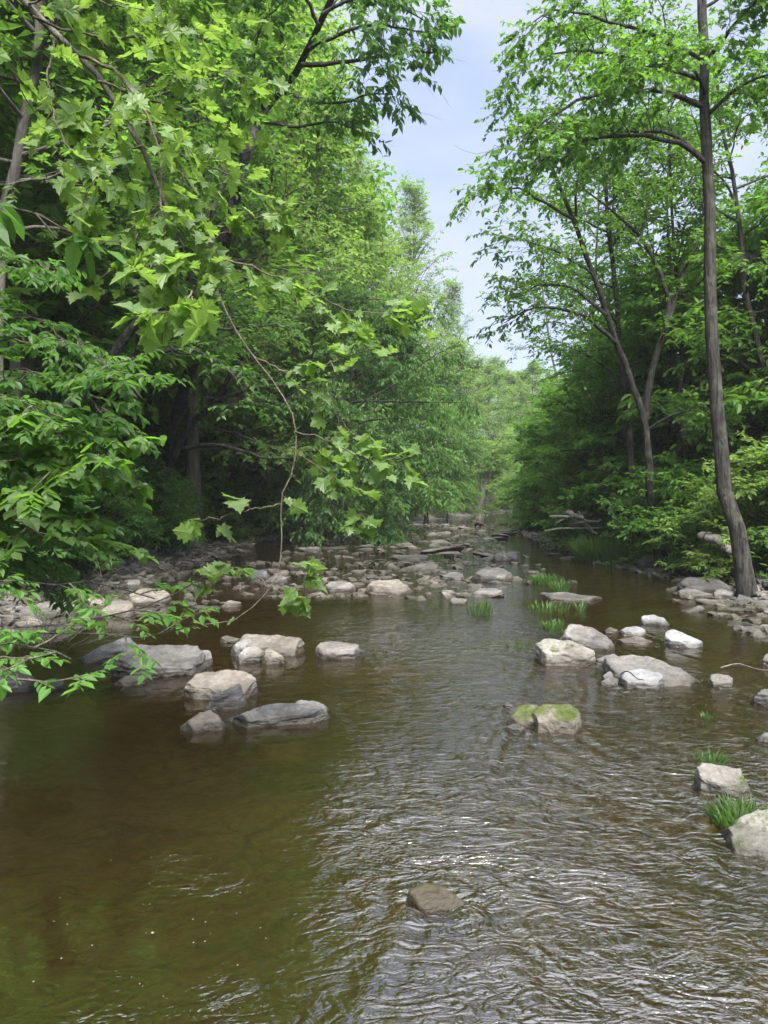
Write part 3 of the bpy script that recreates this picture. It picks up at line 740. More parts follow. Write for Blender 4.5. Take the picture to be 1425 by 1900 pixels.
# ------------------------------------------------------------------ grass tufts
def blades(n, rad, hgt, seed, wd=.006):
    r = np.random.default_rng(seed)
    a = r.random(n) * 6.283; q = rad * np.sqrt(r.random(n)); b = np.stack([q * np.cos(a), q * np.sin(a), np.zeros(n) - .02], -1)
    out = nrm(np.stack([np.cos(a), np.sin(a), np.zeros(n)], -1) + r.normal(0, .5, (n, 3)) * np.array([1, 1, 0]))
    h = hgt * r.uniform(.55, 1.15, n); lean = r.uniform(.15, .75, n)
    side = np.cross(out, np.array([0, 0, 1.])); ts = np.array([0, .4, .75, 1.])
    ctr = b[:, None] + (h[:, None] * ts)[..., None] * np.array([0, 0, 1.]) * (1 - .25 * (ts ** 2)[None, :, None] * lean[:, None, None]) + out[:, None] * (lean[:, None] * h[:, None] * ts ** 1.8)[..., None]
    wdt = wd * np.array([.8, 1, .65, .05]) * (1 if np.isscalar(wd) else 1)
    Lf = ctr - side[:, None] * wdt[None, :, None]; Rf = ctr + side[:, None] * wdt[None, :, None]
    co = np.concatenate([Lf, Rf], 1)
    f = [(i, i + 4, i + 5, i + 1) for i in range(3)]
    I = (np.array(f).ravel()[None] + (np.arange(n) * 8)[:, None]).ravel()
    return mesh_np('blades', co.reshape(-1, 3), I, np.full(n * 3, 4), M['grass'], False, {'tone': np.repeat(np.clip(r.normal(.5, .28, n), 0, 1), 3)})
for i, (px, py, n, rad, h, lab) in enumerate([
    (1372, 1528, 330, .13, .135, 'big bright green grass clump between two rocks near the right edge'),
    (1318, 1412, 60, .09, .10, 'sparse grass tuft upstream of the lichen-topped rock'),
    (1310, 1332, 24, .05, .08, 'tiny grass tuft in the open water on the right'),
    (1027, 1184, 130, .12, .14, 'grass tuft growing on the overhanging brown slab'),
    (1012, 1082, 330, .30, .22, 'wide grass island in the riffle, largest in mid-creek'),
    (1040, 1100, 140, .14, .28, 'taller grass at the right end of the mid-creek island'),
    (890, 1140, 60, .16, .30, 'thin dark reeds standing in the water tongue'),
    (1018, 1132, 90, .30, .16, 'low sparse sedge in the water below the long thin slab'),
    (1077, 1133, 28, .08, .20, 'lone reed tuft right of the sparse sedge'),
    (960, 1200, 16, .12, .16, 'few faint reeds at the lip of the water tongue'),
    (812, 1040, 60, .25, .22, 'small grass patch among the riffle stones')]):
    p = G(px, py); zz = .10 if i == 3 else -.01
    tag(link('grass_tuft', blades(n, rad, h, 60 + i, .0055 if p[1] < 8 else .008), None, (p[0], p[1], zz)), lab, 'grass')
p = W(1140, 1010, 19.5)
tag(link('grass_tuft', blades(1500, 1.0, .75, 99, .014), None, (p[0], p[1], gz(p[0], p[1]))), 'tall bright grass patch on the right bank beside the bleached logs', 'grass')
# foam flecks
r_ = np.random.default_rng(3); cs = []; qs = []
for i in range(48):
    px, py = r_.normal(300, 120), r_.uniform(1420, 1860)
    if i > 30: px, py = r_.uniform(20, 560), r_.uniform(1440, 1880)
    p = G(px, py, .006); rr = r_.uniform(.0012, .0032) * (2.0 if r_.random() < .08 else 1); a = np.arange(7) * 6.283 / 7
    ring = np.stack([p[0] + rr * np.cos(a), p[1] + rr * np.sin(a), np.full(7, .006)], -1)
    qs.append(np.arange(7) + 7 * i); cs.append(ring)
tag(link('foam', mesh_np('foam', np.concatenate(cs), np.concatenate(qs), np.full(len(qs), 7), M['foam'])), kind='stuff')

# ------------------------------------------------------------------ driftwood
def log(name, label, a, b, r0, r1, mat='driftwood', cat='log', group=None, sides=9):
    a, b = np.array(a), np.array(b); mid = (a + b) / 2
    P, L = resample([a - mid, (a - mid) * .3 + np.array([0, .03, .04]), (b - mid) * .4, b - mid], 14, np.random.default_rng(int(abs(a[0] * 100)) + 3), r0 * .25)
    P = P; w = Wood(); R = np.linspace(r0, r1, 14); R[0] *= .6; R[-1] *= .5
    w.add(P[None], R[None], sides); tag(link(name, w.mesh(name, M[mat], r0 * .15, 5), None, mid), label, cat, group)
DL = 21
for lab, a, b, r0, r1 in [
    ('long bleached log lying level on top of the right bank log pile', (1020, 958), (1112, 968),   .045, .03),
    ('bleached log slanting down toward the water from the log pile', (1062, 962), (1108, 990), .042, .026),
    ('short weathered log crossing under the log pile', (1055, 975), (1118, 966), .05, .035),
    ('thick brown stump end at the back of the log pile', (1048, 952), (1085, 962), .085, .06),
    ('thin grey stick poking from the log pile', (1072, 948), (1100, 985), .018, .01),
    ('long thin bleached pole lying along the bottom of the log pile', (1010, 985), (1125, 978), .03, .015),
    ('grey forked pole leaning left across the log pile', (1030, 972), (1090, 950), .03, .02)]:
    log('driftwood_log', lab, W(*a, DL), W(*b, DL - .6), r0, r1)
log('fallen_log', 'pale fallen log on the right bank behind the big leaning trunk', W(1300, 992, 13.5), W(1362, 1022, 12.8), .10, .07)
log('floating_stick', 'thin grey stick lying in the still water at the right edge', G(1335, 1240, .01), G(1440, 1243, .02), .007, .004, 'bark_grey', 'stick')
log('bent_stick', 'thin dark stick lying across the bright white slab', G(1150, 1252, .10), G(1196, 1262, .10), .006, .004, 'bark', 'stick')

# ------------------------------------------------------------------ trees of the right bank
def base_on(px, D, pts, D1=None):
    """px column at depth D set on the ground, then the pixel points above it"""
    x = W(px, 900, D)[0]
    return np.concatenate([[[x, D, gz(x, D) - .15]], poly(pts, D, D1)])
make_tree('maple_tree', 'tall dark straight trunk leaning slightly left, biggest tree of the right bank', 'tree', None, 11,
    base_on(1392, 12, [(1372, 1000), (1350, 930), (1330, 760), (1322, 600), (1316, 400), (1308, 200), (1302, 20), (1300, -200), (1310, -420)], 12), .13, .05, ('bark', 'leaf'),
    limbs=[(poly([(1308, 200), (1240, 172), (1150, 172), (1080, 185), (1010, 225), (960, 270)], 12, 11), .045),
           (poly([(1312, 305), (1262, 268), (1180, 252), (1100, 258), (1040, 275), (990, 310)], 12, 11.5), .045),
           (poly([(1310, 300), (1250, 250), (1170, 245), (1090, 260), (1030, 250), (960, 225)], 12, 12.8), .035),
           (poly([(1304, 110), (1200, 60), (1090, 30), (1030, 20), (990, 40)], 12, 11), .04),
           (poly([(1306, 150), (1180, 110), (1080, 95), (1000, 110), (930, 150)], 12, 12.8), .035),
           (poly([(1306, 120), (1350, 60), (1400, 0), (1450, -60)], 12, 11), .04),
           (poly([(1308, 220), (1360, 170), (1420, 140), (1500, 130)], 12, 11.3), .035),
           (poly([(1310, 180), (1280, 120), (1220, 120), (1150, 140)], 12, 10.6), .03)],
    auto=dict(n=9, t0=.72, t1=1, el=(.1, .7), prof=[2.4, 2.6, 2.0, 1.0], up=.0, az=(.3, 1.3)),
    k2=16, k3=6, m=10, leaf=.085, tpl=MAP, twig=.5, lf2=.34, droop=.5, jit=.45, keep=.85, bare=40)
make_tree('forked_tree', 'slender dark tree curving left over the water and forking in two, right bank', 'tree', None, 12,
    base_on(1232, 17, [(1212, 960), (1205, 890), (1196, 780), (1165, 690), (1132, 600), (1100, 510), (1066, 412), (1035, 340), (1010, 280), (990, 220)], 16), .115, .03, ('bark', 'leaf'),
    limbs=[(poly([(1197, 775), (1215, 665), (1242, 585), (1222, 500), (1180, 430), (1122, 380), (1080, 350)], 17, 16.5), .085),
           (poly([(1242, 590), (1265, 510), (1292, 450), (1302, 390), (1290, 320)], 17, 17.5), .06),
           (poly([(1145, 640), (1090, 590), (1030, 570), (980, 575), (935, 600)], 16.5, 15.5), .05),
           (poly([(1125, 585), (1060, 535), (1000, 530), (960, 545), (920, 530)], 16.5, 17), .045),
           (poly([(1070, 420), (1068, 360), (1080, 300), (1100, 240)], 16, 15.5), .035),
           (poly([(1062, 405), (1000, 370), (960, 350), (920, 352), (880, 365)], 16, 15), .035),
           (poly([(1100, 510), (1040, 470), (980, 450), (930, 440)], 16, 15), .03),
           (poly([(1190, 440), (1200, 380), (1230, 320), (1250, 280)], 16.5, 16.5), .03),
           (poly([(1200, 800), (1250, 770), (1300, 760), (1340, 780)], 17, 16), .04)],
    k2=12, k3=5, m=9, leaf=.115, tpl=OV, twig=.55, lf2=.37, droop=.4, jit=.4, keep=.9, bare=25)
make_tree('slim_tree', 'thin dark crooked trunk between the forked tree and the big trunk', 'tree', None, 13,
    base_on(1296, 19, [(1292, 960), (1275, 860), (1262, 760), (1265, 660), (1258, 560), (1248, 420), (1244, 330), (1240, 200)], 19), .09, .02, ('bark', 'leaf_deep'),
    auto=dict(n=16, t0=.35, t1=1, el=(.2, .7), prof=[1.6, 2.2, 1.8, 1.], up=.01), k2=9, k3=5, m=8, leaf=.12, keep=.8)
make_tree('slim_tree', 'thin leaning trunk at the right edge behind the big straight trunk', 'tree', None, 14,
    base_on(1440, 17, [(1430, 760), (1402, 620), (1382, 540), (1372, 420), (1355, 300), (1340, 240), (1330, 150)], 17), .10, .03, ('bark', 'leaf'),
    auto=dict(n=20, t0=.3, t1=1, el=(.1, .7), prof=[2.0, 2.6, 2.4, 1.2], up=.01), k2=8, k3=5, m=9, leaf=.13, keep=.8)
make_tree('slim_tree', 'dark upright trunk just behind the base of the forked tree', 'tree', None, 15,
    base_on(1182, 19.5, [(1180, 960), (1170, 860), (1165, 760), (1150, 640), (1140, 520), (1125, 380), (1118, 200), (1118, 60)], 20), .11, .025, ('bark', 'leaf_deep'),
    auto=dict(n=20, t0=.3, t1=1, el=(.2, .7), prof=[2.2, 2.6, 2.0, 1.0], up=.01), k2=9, k3=5, m=8, leaf=.13, keep=.8)
make_tree('slim_tree', 'very thin upright stem between the black boulder and the fallen log', 'tree', None, 17,
    base_on(1248, 22, [(1246, 900), (1240, 740), (1244, 560), (1238, 380), (1246, 200), (1250, 80)], 22), .08, .02, ('bark', 'leaf'),
    auto=dict(n=22, t0=.25, t1=1, el=(.2, .7), prof=[2.0, 2.6, 2.2, 1.0], up=.01), k2=8, k3=5, m=8, leaf=.125, keep=.9)
make_tree('slim_tree', 'thin pale-barked tree behind the pile of bleached logs', 'tree', None, 18,
    base_on(1085, 26, [(1090, 880), (1096, 740), (1100, 600), (1108, 430), (1112, 300)], 26), .10, .02, ('bark_grey', 'leaf'),
    auto=dict(n=24, t0=.25, t1=1, el=(.2, .7), prof=[2.4, 2.8, 2.2, 1.0], up=.01), k2=8, k3=5, m=8, leaf=.14, keep=.8)
make_tree('slim_tree', 'pale thin pole trunk rising far behind the riffle on the right', 'tree', None, 16,
    base_on(1030, 40, [(1040, 760), (1022, 650), (1010, 560), (1000, 470)], 40), .12, .03, ('bark_grey', 'leaf_deep'),
    auto=dict(n=14, t0=.35, t1=1, el=(.2, .8), prof=[2.2, 2.6, 2.0, 1.0], up=.01), k2=6, k3=4, m=7, leaf=.17, keep=.5)

# ------------------------------------------------------------------ trees of the left bank
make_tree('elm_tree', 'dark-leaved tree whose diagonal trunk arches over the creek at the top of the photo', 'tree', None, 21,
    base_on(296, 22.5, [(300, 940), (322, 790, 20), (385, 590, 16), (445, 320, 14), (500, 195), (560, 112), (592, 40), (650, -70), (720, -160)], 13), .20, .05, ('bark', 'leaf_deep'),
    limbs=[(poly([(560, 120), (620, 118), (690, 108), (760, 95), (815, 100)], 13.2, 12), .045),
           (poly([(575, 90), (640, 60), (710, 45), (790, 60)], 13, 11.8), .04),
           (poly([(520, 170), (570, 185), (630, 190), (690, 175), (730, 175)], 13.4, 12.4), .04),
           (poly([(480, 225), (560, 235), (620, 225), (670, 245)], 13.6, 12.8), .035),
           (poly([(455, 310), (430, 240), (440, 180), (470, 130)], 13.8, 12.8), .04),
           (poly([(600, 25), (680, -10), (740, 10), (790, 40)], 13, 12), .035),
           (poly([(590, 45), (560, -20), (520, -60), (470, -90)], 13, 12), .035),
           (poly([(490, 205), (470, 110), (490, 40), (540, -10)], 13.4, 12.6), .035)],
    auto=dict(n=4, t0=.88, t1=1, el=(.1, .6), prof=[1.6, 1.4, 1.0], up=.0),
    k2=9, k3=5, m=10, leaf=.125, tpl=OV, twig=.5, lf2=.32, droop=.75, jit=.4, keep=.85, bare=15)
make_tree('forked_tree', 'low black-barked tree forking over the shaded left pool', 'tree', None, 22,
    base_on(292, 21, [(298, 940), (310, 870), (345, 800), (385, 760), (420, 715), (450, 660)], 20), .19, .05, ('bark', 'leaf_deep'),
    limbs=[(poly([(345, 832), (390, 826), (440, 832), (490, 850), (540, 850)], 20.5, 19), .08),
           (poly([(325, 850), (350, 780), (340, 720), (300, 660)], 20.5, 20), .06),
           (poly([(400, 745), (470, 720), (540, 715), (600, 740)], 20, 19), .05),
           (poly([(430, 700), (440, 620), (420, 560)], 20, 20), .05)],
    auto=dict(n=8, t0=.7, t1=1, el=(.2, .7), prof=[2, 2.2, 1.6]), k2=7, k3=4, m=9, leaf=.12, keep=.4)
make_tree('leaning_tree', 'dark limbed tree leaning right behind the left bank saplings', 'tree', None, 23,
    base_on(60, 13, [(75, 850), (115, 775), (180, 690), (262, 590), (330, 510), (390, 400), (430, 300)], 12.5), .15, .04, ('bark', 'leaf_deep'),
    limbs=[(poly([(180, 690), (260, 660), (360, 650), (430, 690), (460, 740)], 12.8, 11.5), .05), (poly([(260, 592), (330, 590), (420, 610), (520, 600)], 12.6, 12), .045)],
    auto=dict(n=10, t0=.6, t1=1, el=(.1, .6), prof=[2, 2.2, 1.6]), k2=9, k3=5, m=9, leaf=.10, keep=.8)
for lab, sd, px, D, pts, r0 in [
    ('grey trunk rising at the far left edge of the photo', 24, -12, 11.5, [(-5, 600), (8, 430), (38, 260), (62, 150), (75, 0), (80, -300), (90, -600)], .13),
    ('slim grey trunk second from the left edge', 25, 22, 14, [(28, 600), (38, 480), (50, 400), (60, 250), (66, 100), (70, -200), (60, -450)], .12)]:
    make_tree('grey_trunk_tree', lab, 'tree', None, sd, base_on(px, D, pts), r0, .04, ('bark_grey', 'leaf'),
        auto=dict(n=36, t0=.40, t1=1, el=(-.1, .7), prof=[2.6, 3.4, 3.4, 2.6, 1.2], up=.0), k2=9, k3=5, m=9, leaf=.12, lf2=.36, keep=.8)

# shared kinds, then copies
def vertical(h, lean=0, seed=0):
    r = np.random.default_rng(seed); n = 7; t = np.linspace(0, 1, n)
    return np.stack([lean * t ** 1.5 * h + np.cumsum(r.normal(0, .02 * h / n * 2, n)), np.cumsum(r.normal(0, .02 * h / n * 2, n)), t * h - .2], -1)
HID = (0, -400, -60)
PROTO = {}
def proto(key, *a, **k): PROTO[key] = [make_tree(*a, **k), False]
for i in range(3):
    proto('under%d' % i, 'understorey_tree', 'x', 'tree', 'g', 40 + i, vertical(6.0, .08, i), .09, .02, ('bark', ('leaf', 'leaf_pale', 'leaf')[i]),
          auto=dict(n=34, t0=.06, t1=1, el=(-.05, .75), prof=[2.4, 3.0, 3.0, 2.4, 1.2], up=-.01), k2=9, k3=5, m=9, leaf=(.11, .14, .17)[i], twig=.6, lf2=.36, flat=.85, droop=.3, tpl=OV)
for i in range(3):
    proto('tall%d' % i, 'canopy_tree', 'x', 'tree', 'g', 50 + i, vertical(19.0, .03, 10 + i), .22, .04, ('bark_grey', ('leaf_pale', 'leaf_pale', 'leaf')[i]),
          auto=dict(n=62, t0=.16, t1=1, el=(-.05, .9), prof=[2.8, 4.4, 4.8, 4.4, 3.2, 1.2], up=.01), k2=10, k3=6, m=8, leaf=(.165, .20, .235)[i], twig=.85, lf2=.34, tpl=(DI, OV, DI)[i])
proto('weep0', 'drooping_tree', 'x', 'tree', 'g', 60, vertical(10.0, .05, 20), .16, .03, ('bark', 'leaf'),
      auto=dict(n=60, t0=.12, t1=1, el=(.25, .7), prof=[2.6, 4.2, 4.4, 3.4, 1.6], up=-.075), k2=10, k3=6, m=9, leaf=.15, twig=.7, lf2=.34, up2=-.07, up3=-.15, droop=.8, tpl=OV)
proto('weep1', 'drooping_tree', 'x', 'tree', 'g', 61, vertical(10.0, .07, 25), .16, .03, ('bark', 'leaf_deep'),
      auto=dict(n=52, t0=.12, t1=1, el=(.25, .7), prof=[2.6, 4.2, 4.4, 3.4, 1.6], up=-.075), k2=10, k3=6, m=9, leaf=.15, twig=.7, lf2=.34, up2=-.07, up3=-.15, droop=.8, tpl=OV)
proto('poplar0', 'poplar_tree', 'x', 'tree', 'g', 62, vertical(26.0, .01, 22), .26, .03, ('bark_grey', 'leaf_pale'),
      auto=dict(n=90, t0=.14, t1=1, el=(.35, 1.15), prof=[5.0, 6.0, 5.6, 4.6, 3.2, 1.8], up=.03), k2=8, k3=5, m=8, leaf=.20, twig=.8, lf2=.3, keep=.6, tpl=DI)
for i in range(3):
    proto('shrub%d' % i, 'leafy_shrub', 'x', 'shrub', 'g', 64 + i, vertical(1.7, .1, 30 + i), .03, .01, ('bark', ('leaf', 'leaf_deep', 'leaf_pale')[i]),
          auto=dict(n=26, t0=.02, t1=1, el=(.1, .9), prof=[1.2, 1.5, 1.3, .7], up=-.02), k2=7, k3=4, m=8, leaf=.11, twig=.4, lf2=.36, tpl=OV)
rg = np.random.default_rng(77)
def put(key, x, y, s, label, group, rot=None, sz=None, dz=0):
    rot = rg.random() * 6.28 if rot is None else rot
    sc = (s, s, sz or s); loc = (x, y, gz(x, y) - .05 + dz)
    pr = PROTO[key]
    if not pr[1]:
        pr[1] = True; R = pr[0]
        R.location = [float(q) for q in loc]; R.rotation_euler = (0, 0, rot); R.scale = sc; R['label'] = label
        if group: R['group'] = group
        elif 'group' in R: del R['group']
        return R
    R = dup(pr[0], loc, rot, sc, label, group)
    if not group and 'group' in R: del R['group']
    return R
def at_px(px, D): return W(px, 900, D)[0]
LU = ('leafy understorey tree in the green wall along the left bank', 'understorey trees of the left bank')
LT = ('tall green canopy tree on the slope behind the left bank', 'canopy trees of the left slope')
RU = ('leafy understorey tree crowding the right bank', 'understorey trees of the right bank')
RTt = ('tall green tree on the slope behind the right bank', 'canopy trees of the right slope')
SL = ('low leafy shrub at the foot of the left bank trees', 'shrubs of the left bank')
SR = ('low leafy shrub at the foot of the right bank trees', 'shrubs of the right bank')
FT = ('pale hazy tree closing the far end of the creek', 'trees at the far bend')
# left, row by row
for y in np.arange(26, 44, 2.6):
    x = Lx(y) - rg.uniform(.9, 2.2); put('under%d' % rg.integers(3), x, y, rg.uniform(.8, 1.15), *LU)
for y in np.arange(12, 60, 4.2):
    x = Lx(y) - rg.uniform(3.5, 6.0); put('under%d' % rg.integers(3), x, y, rg.uniform(1.0, 1.35), *LU)
for y in np.arange(11, 62, 4.0):
    x = Lx(y) - rg.uniform(5.5, 9); put('tall%d' % rg.integers(3), x, y, rg.uniform(.8, 1.05), *LT)
for y in np.arange(14, 70, 6.0):
    x = Lx(y) - rg.uniform(11, 18); put('tall%d' % rg.integers(3), x, y, rg.uniform(.95, 1.2), *LT)
for y in np.arange(24, 60, 8.0):
    x = Lx(y) - rg.uniform(20, 30); put('tall%d' % rg.integers(3), x, y, rg.uniform(1., 1.2), *LT)
for q, (x, y, s) in enumerate([(-6.3, 25, 1.25), (-5.9, 30, 1.3), (-5.2, 36, 1.2), (-3.6, 43, 1.08), (-1.6, 49, 1.02), (-8.5, 21, 1.25), (-9, 28, 1.4), (-8, 34, 1.4), (-7.5, 16, 1.1)]): put('tall%d' % (q % 3), x, y, s, *LT)
put('weep1', at_px(640, 27), 27, .92, 'rounded dark drooping tree overhanging the creek in the middle of the left bank', None)
put('weep0', at_px(715, 38), 38, 1.0, 'bright drooping tree sweeping to the water left of the far bend', None)
put('weep0', at_px(790, 50), 50, 1.0, 'last bright drooping tree before the far bend, left bank', None)
put('weep0', at_px(600, 37), 37, 1.1, 'drooping tree half hidden behind the hanging sycamore branch', None)
put('poplar0', at_px(757, 62), 62, .95, 'tall pointed poplar against the sky above the left bank', None)
put('poplar0', at_px(660, 56), 56, .92, 'second tall poplar, left of the pointed one', None)
put('poplar0', at_px(830, 78), 78, .82, 'thin pale poplar right of the pointed one', None)
for y in np.arange(12, 44, 2.0):
    x = Lx(y) - rg.uniform(.4, 1.3); put('shrub%d' % rg.integers(2), x, y, rg.uniform(.7, 1.2), *SL)
# right
for y in np.arange(22, 60, 3.2):
    x = Rx(y) + rg.uniform(1.0, 2.4); put('under%d' % rg.integers(3), x, y, rg.uniform(.75, 1.05), *RU)
for y in np.arange(14, 50, 4.0):
    x = Rx(y) + rg.uniform(4.5, 8.5); put('under%d' % rg.integers(3), x, y, rg.uniform(.9, 1.2), *RU)
for y in np.arange(18, 46, 3.4):
    x = Rx(y) + rg.uniform(2.2, 4.5); put('under%d' % rg.integers(3), x, y, rg.uniform(1.0, 1.3), *RU)
for x, y, s in [(12.5, 20, .58), (15.5, 24, .66), (16, 17, .72), (14, 14, .75), (23, 33, .7)]:
    put('tall%d' % rg.integers(3), x, y, s, *RTt)
for y in np.arange(13.5, 44, 1.9):
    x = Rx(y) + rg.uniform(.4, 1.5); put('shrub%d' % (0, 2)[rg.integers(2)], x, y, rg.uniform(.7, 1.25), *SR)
for x, y in [(7.6, 13.2), (8.6, 12.4), (7.3, 16.0), (9.5, 14.5)]: put('shrub%d' % rg.integers(2), x, y, rg.uniform(.6, .9), *SR)
# far end
make_tree('leaning_tree', 'small dark-stemmed tree arching right over the water at the far bend', 'tree', None, 70,
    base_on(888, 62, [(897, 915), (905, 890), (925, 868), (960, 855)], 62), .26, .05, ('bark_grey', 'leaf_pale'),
    limbs=[(poly([(895, 915), (890, 870), (880, 830), (870, 800)], 62, 62), .10), (poly([(905, 890), (915, 840), (940, 800)], 62, 60), .09)],
    auto=dict(n=16, t0=.4, t1=1, el=(.1, .9), prof=[2, 2.6, 2.2]), k2=9, k3=5, m=8, leaf=.2, twig=.8, tpl=DI)
for px, D, s, k in [(850, 72, .8, 'tall1'), (905, 88, .82, 'tall1'), (945, 100, .92, 'tall0'), (985, 104, 1.0, 'tall1'), (880, 105, .85, 'tall1'), (925, 122, 1.1, 'tall0'), (970, 125, 1.05, 'tall1'),
                    (1015, 98, .9, 'tall0'), (1020, 75, .5, 'tall1'), (830, 62, .55, 'weep0'), (1060, 70, .45, 'tall2'), (1110, 60, .42, 'tall0'), (955, 90, .4, 'weep0'), (935, 84, .30, 'tall1'), (915, 78, .32, 'tall0'), (965, 82, .36, 'under1'), (940, 96, .4, 'tall1'), (900, 74, .8, 'under1'), (985, 78, .8, 'under1')]:
    put(k, at_px(px, D), D, s, *FT)

# ------------------------------------------------------------------ near left saplings and the overhanging sycamore
make_tree('sycamore_tree', 'near sycamore whose lobed leafy branch hangs down across the left half of the photo', 'tree', None, 81,
    np.array([[-3.9, 1.6, .1], [-3.8, 1.8, 1.6], [-3.5, 2.2, 3.2], [-3.2, 2.6, 4.6], [-3.0, 2.8, 6.2]]), .16, .08, ('bark_grey', 'leaf_sycamore'),
    limbs=[(np.concatenate([[[-3.3, 2.5, 4.2]], poly([(-260, -330), (-60, -120), (40, 5), (130, 98), (215, 190), (265, 268), (310, 380), (340, 470), (356, 560)], 3.1, 3.5)]), .030)],
    auto=dict(n=2, t0=.75, t1=1, el=(.3, .5), prof=[1.2, 1.2], az=(2.6, .6)), k2=9, k3=3, m=4, leaf=.07, tpl=SYC, twig=.32, lf2=.16, droop=.45, jit=.5, t2=.30, luv=True, up3=-.1)
syc = bpy.data.objects['sycamore_tree']
def syc_branch(paths, seed, kt, m, leaf, tw=.26):
    base = np.array(syc.location); rng = np.random.default_rng(seed); w = Wood(); TW = []
    for pts, D0, D1, rr in paths:
        P, L = resample(poly(pts, D0, D1) - base, 24, rng, .004)
        w.add(P[None], np.linspace(rr, max(.0016, rr * .3), 24)[None], 6)
        k = max(2, int(L * kt))
        p, d, ln = spawn(P[None], np.array([tw]), k, .12, .85, 1., rng, .6, tw * .4, tw * 1.3, .2)
        T = grow(p, d, ln, 4, .16, -.08, rng); w.add(T, np.full((len(T), 1), .0018) * np.linspace(1, .4, 4)[None], 3)
        TW.append(T); TW.append(P[None, -4:])
    T = np.concatenate(TW)
    link('hanging_branch', w.mesh('hanging_branch', M['twig']), syc)
    a = twig_leaves(T, m, leaf, rng, .35, .48, .3, .45)
    link('foliage', leaf_mesh('foliage', *a, SYC, M['leaf_sycamore'], True), syc)
syc_branch([([(130, 95), (200, 125), (250, 172), (290, 262), (300, 350), (304, 430), (306, 520)], 3.1, 3.1, .008),
            ([(215, 190), (280, 240), (340, 320), (390, 430), (420, 520)], 3.3, 3.4, .008),
            ([(60, 30), (140, 60), (240, 70), (330, 60), (420, 30)], 3.1, 3.6, .006),
            ([(100, 70), (90, 160), (110, 240), (140, 300)], 3.0, 2.9, .005),
            ([(265, 270), (200, 300), (170, 340), (150, 380)], 3.3, 3.1, .005),
            ([(310, 380), (260, 430), (230, 470), (215, 500)], 3.4, 3.1, .005),
            ([(180, 150), (290, 190), (380, 220), (470, 260)], 3.2, 3.8, .006),
            ([(290, 262), (360, 300), (440, 330), (500, 380)], 3.3, 3.7, .005), ([(340, 320), (320, 400), (280, 440)], 3.3, 3.2, .004), ([(230, 170), (330, 150), (420, 130), (480, 160)], 3.3, 3.8, .005),
            ([(0, -30), (120, -20), (220, 10), (320, 30)], 3.0, 3.3, .006)], 82, 18, 4, .060, .27)
syc_branch([([(390, 430), (410, 560), (470, 660), (530, 742), (549, 800), (545, 862), (521, 940), (520, 1030), (505, 1086), (440, 1150), (358, 1160)], 3.4, 3.3, .0055)], 83, 1.2, 2, .06, .12)
syc_branch([([(400, 480), (470, 495), (560, 535), (650, 575), (770, 580)], 3.4, 3.7, .005),
            ([(340, 470), (420, 430), (480, 400), (540, 400)], 3.5, 3.6, .004),
            ([(470, 660), (540, 690), (620, 670), (700, 640)], 3.4, 3.5, .004),
            ([(545, 800), (600, 815), (680, 850), (760, 850)], 3.35, 3.4, .004),
            ([(547, 840), (610, 880), (650, 930), (690, 975)], 3.35, 3.4, .003),
            ([(600, 720), (640, 790), (700, 830)], 3.5, 3.5, .003)], 84, 15, 4, .062, .18)
syc_branch([([(521, 935), (470, 945), (410, 960), (350, 968)], 3.3, 3.2, .003),
            ([(520, 1032), (545, 1050), (575, 1058)], 3.3, 3.3, .002),
            ([(500, 1090), (460, 1060), (420, 1075), (370, 1090)], 3.3, 3.4, .002),
            ([(505, 1086), (530, 1105), (565, 1118)], 3.3, 3.3, .002)], 85, 10, 3, .07, .12)
syc_branch([([(356, 540), (340, 570), (300, 580), (262, 580)], 3.0, 2.6, .004), ([(356, 550), (370, 580), (385, 590)], 3.0, 2.7, .003),
            ([(180, 200), (150, 210), (125, 225)], 3.1, 3.0, .003), ([(330, 480), (290, 490), (250, 500)], 3.2, 2.9, .003)], 86, 8, 3, .10, .10)

def sapling(label, seed, x, y, limbs, leaf, tpl, mat, k2=8, k3=4, m=9, tw=.3, h=3.2, droop=.4, name='sapling', flat=.9, lf2=.22, jit=.3):
    z = gz(x, y)
    limbs = [(np.concatenate([[[x + .1, y, min(max(p[0][2] - .1, z + .1), z + h)]], p]), r) for p, r in limbs]   # each limb leaves the stem
    return make_tree(name, label, 'sapling', None, seed, np.array([[x, y, z - .1], [x + .05, y + .02, z + h * .4], [x + .15, y, z + h * .75], [x + .2, y + .05, z + h]]), .03, .01, ('bark', mat),
        limbs=limbs, k2=k2, k3=k3, m=m, leaf=leaf, tpl=tpl, twig=tw, lf2=lf2, flat=flat, droop=droop, jit=jit, t2=.15, up2=-.03, up3=-.06, twmat='twig', twr=.0018)
def lp(pts, D0, D1, r=.008): return (poly(pts, D0, D1), r)
sapling('left edge sapling with arching sprays of pointed oval leaves, above the heart-leaved one', 91, -3.75, 6.2,
    [lp([(-130, 720), (-20, 640), (80, 625), (170, 660), (265, 740)], 6.2, 5.4), lp([(-130, 680), (-40, 600), (60, 590), (150, 640), (220, 690)], 6.2, 6.0),
     lp([(-130, 780), (-20, 700), (60, 690), (140, 720), (210, 770)], 6.2, 5.6), lp([(-130, 620), (-60, 500), (20, 480), (90, 500)], 6.2, 6.0), lp([(-130, 760), (-60, 740), (20, 740), (90, 770)], 6.2, 5.0)],
    .078, OV, 'leaf_deep', h=3.4, k2=11, m=10)
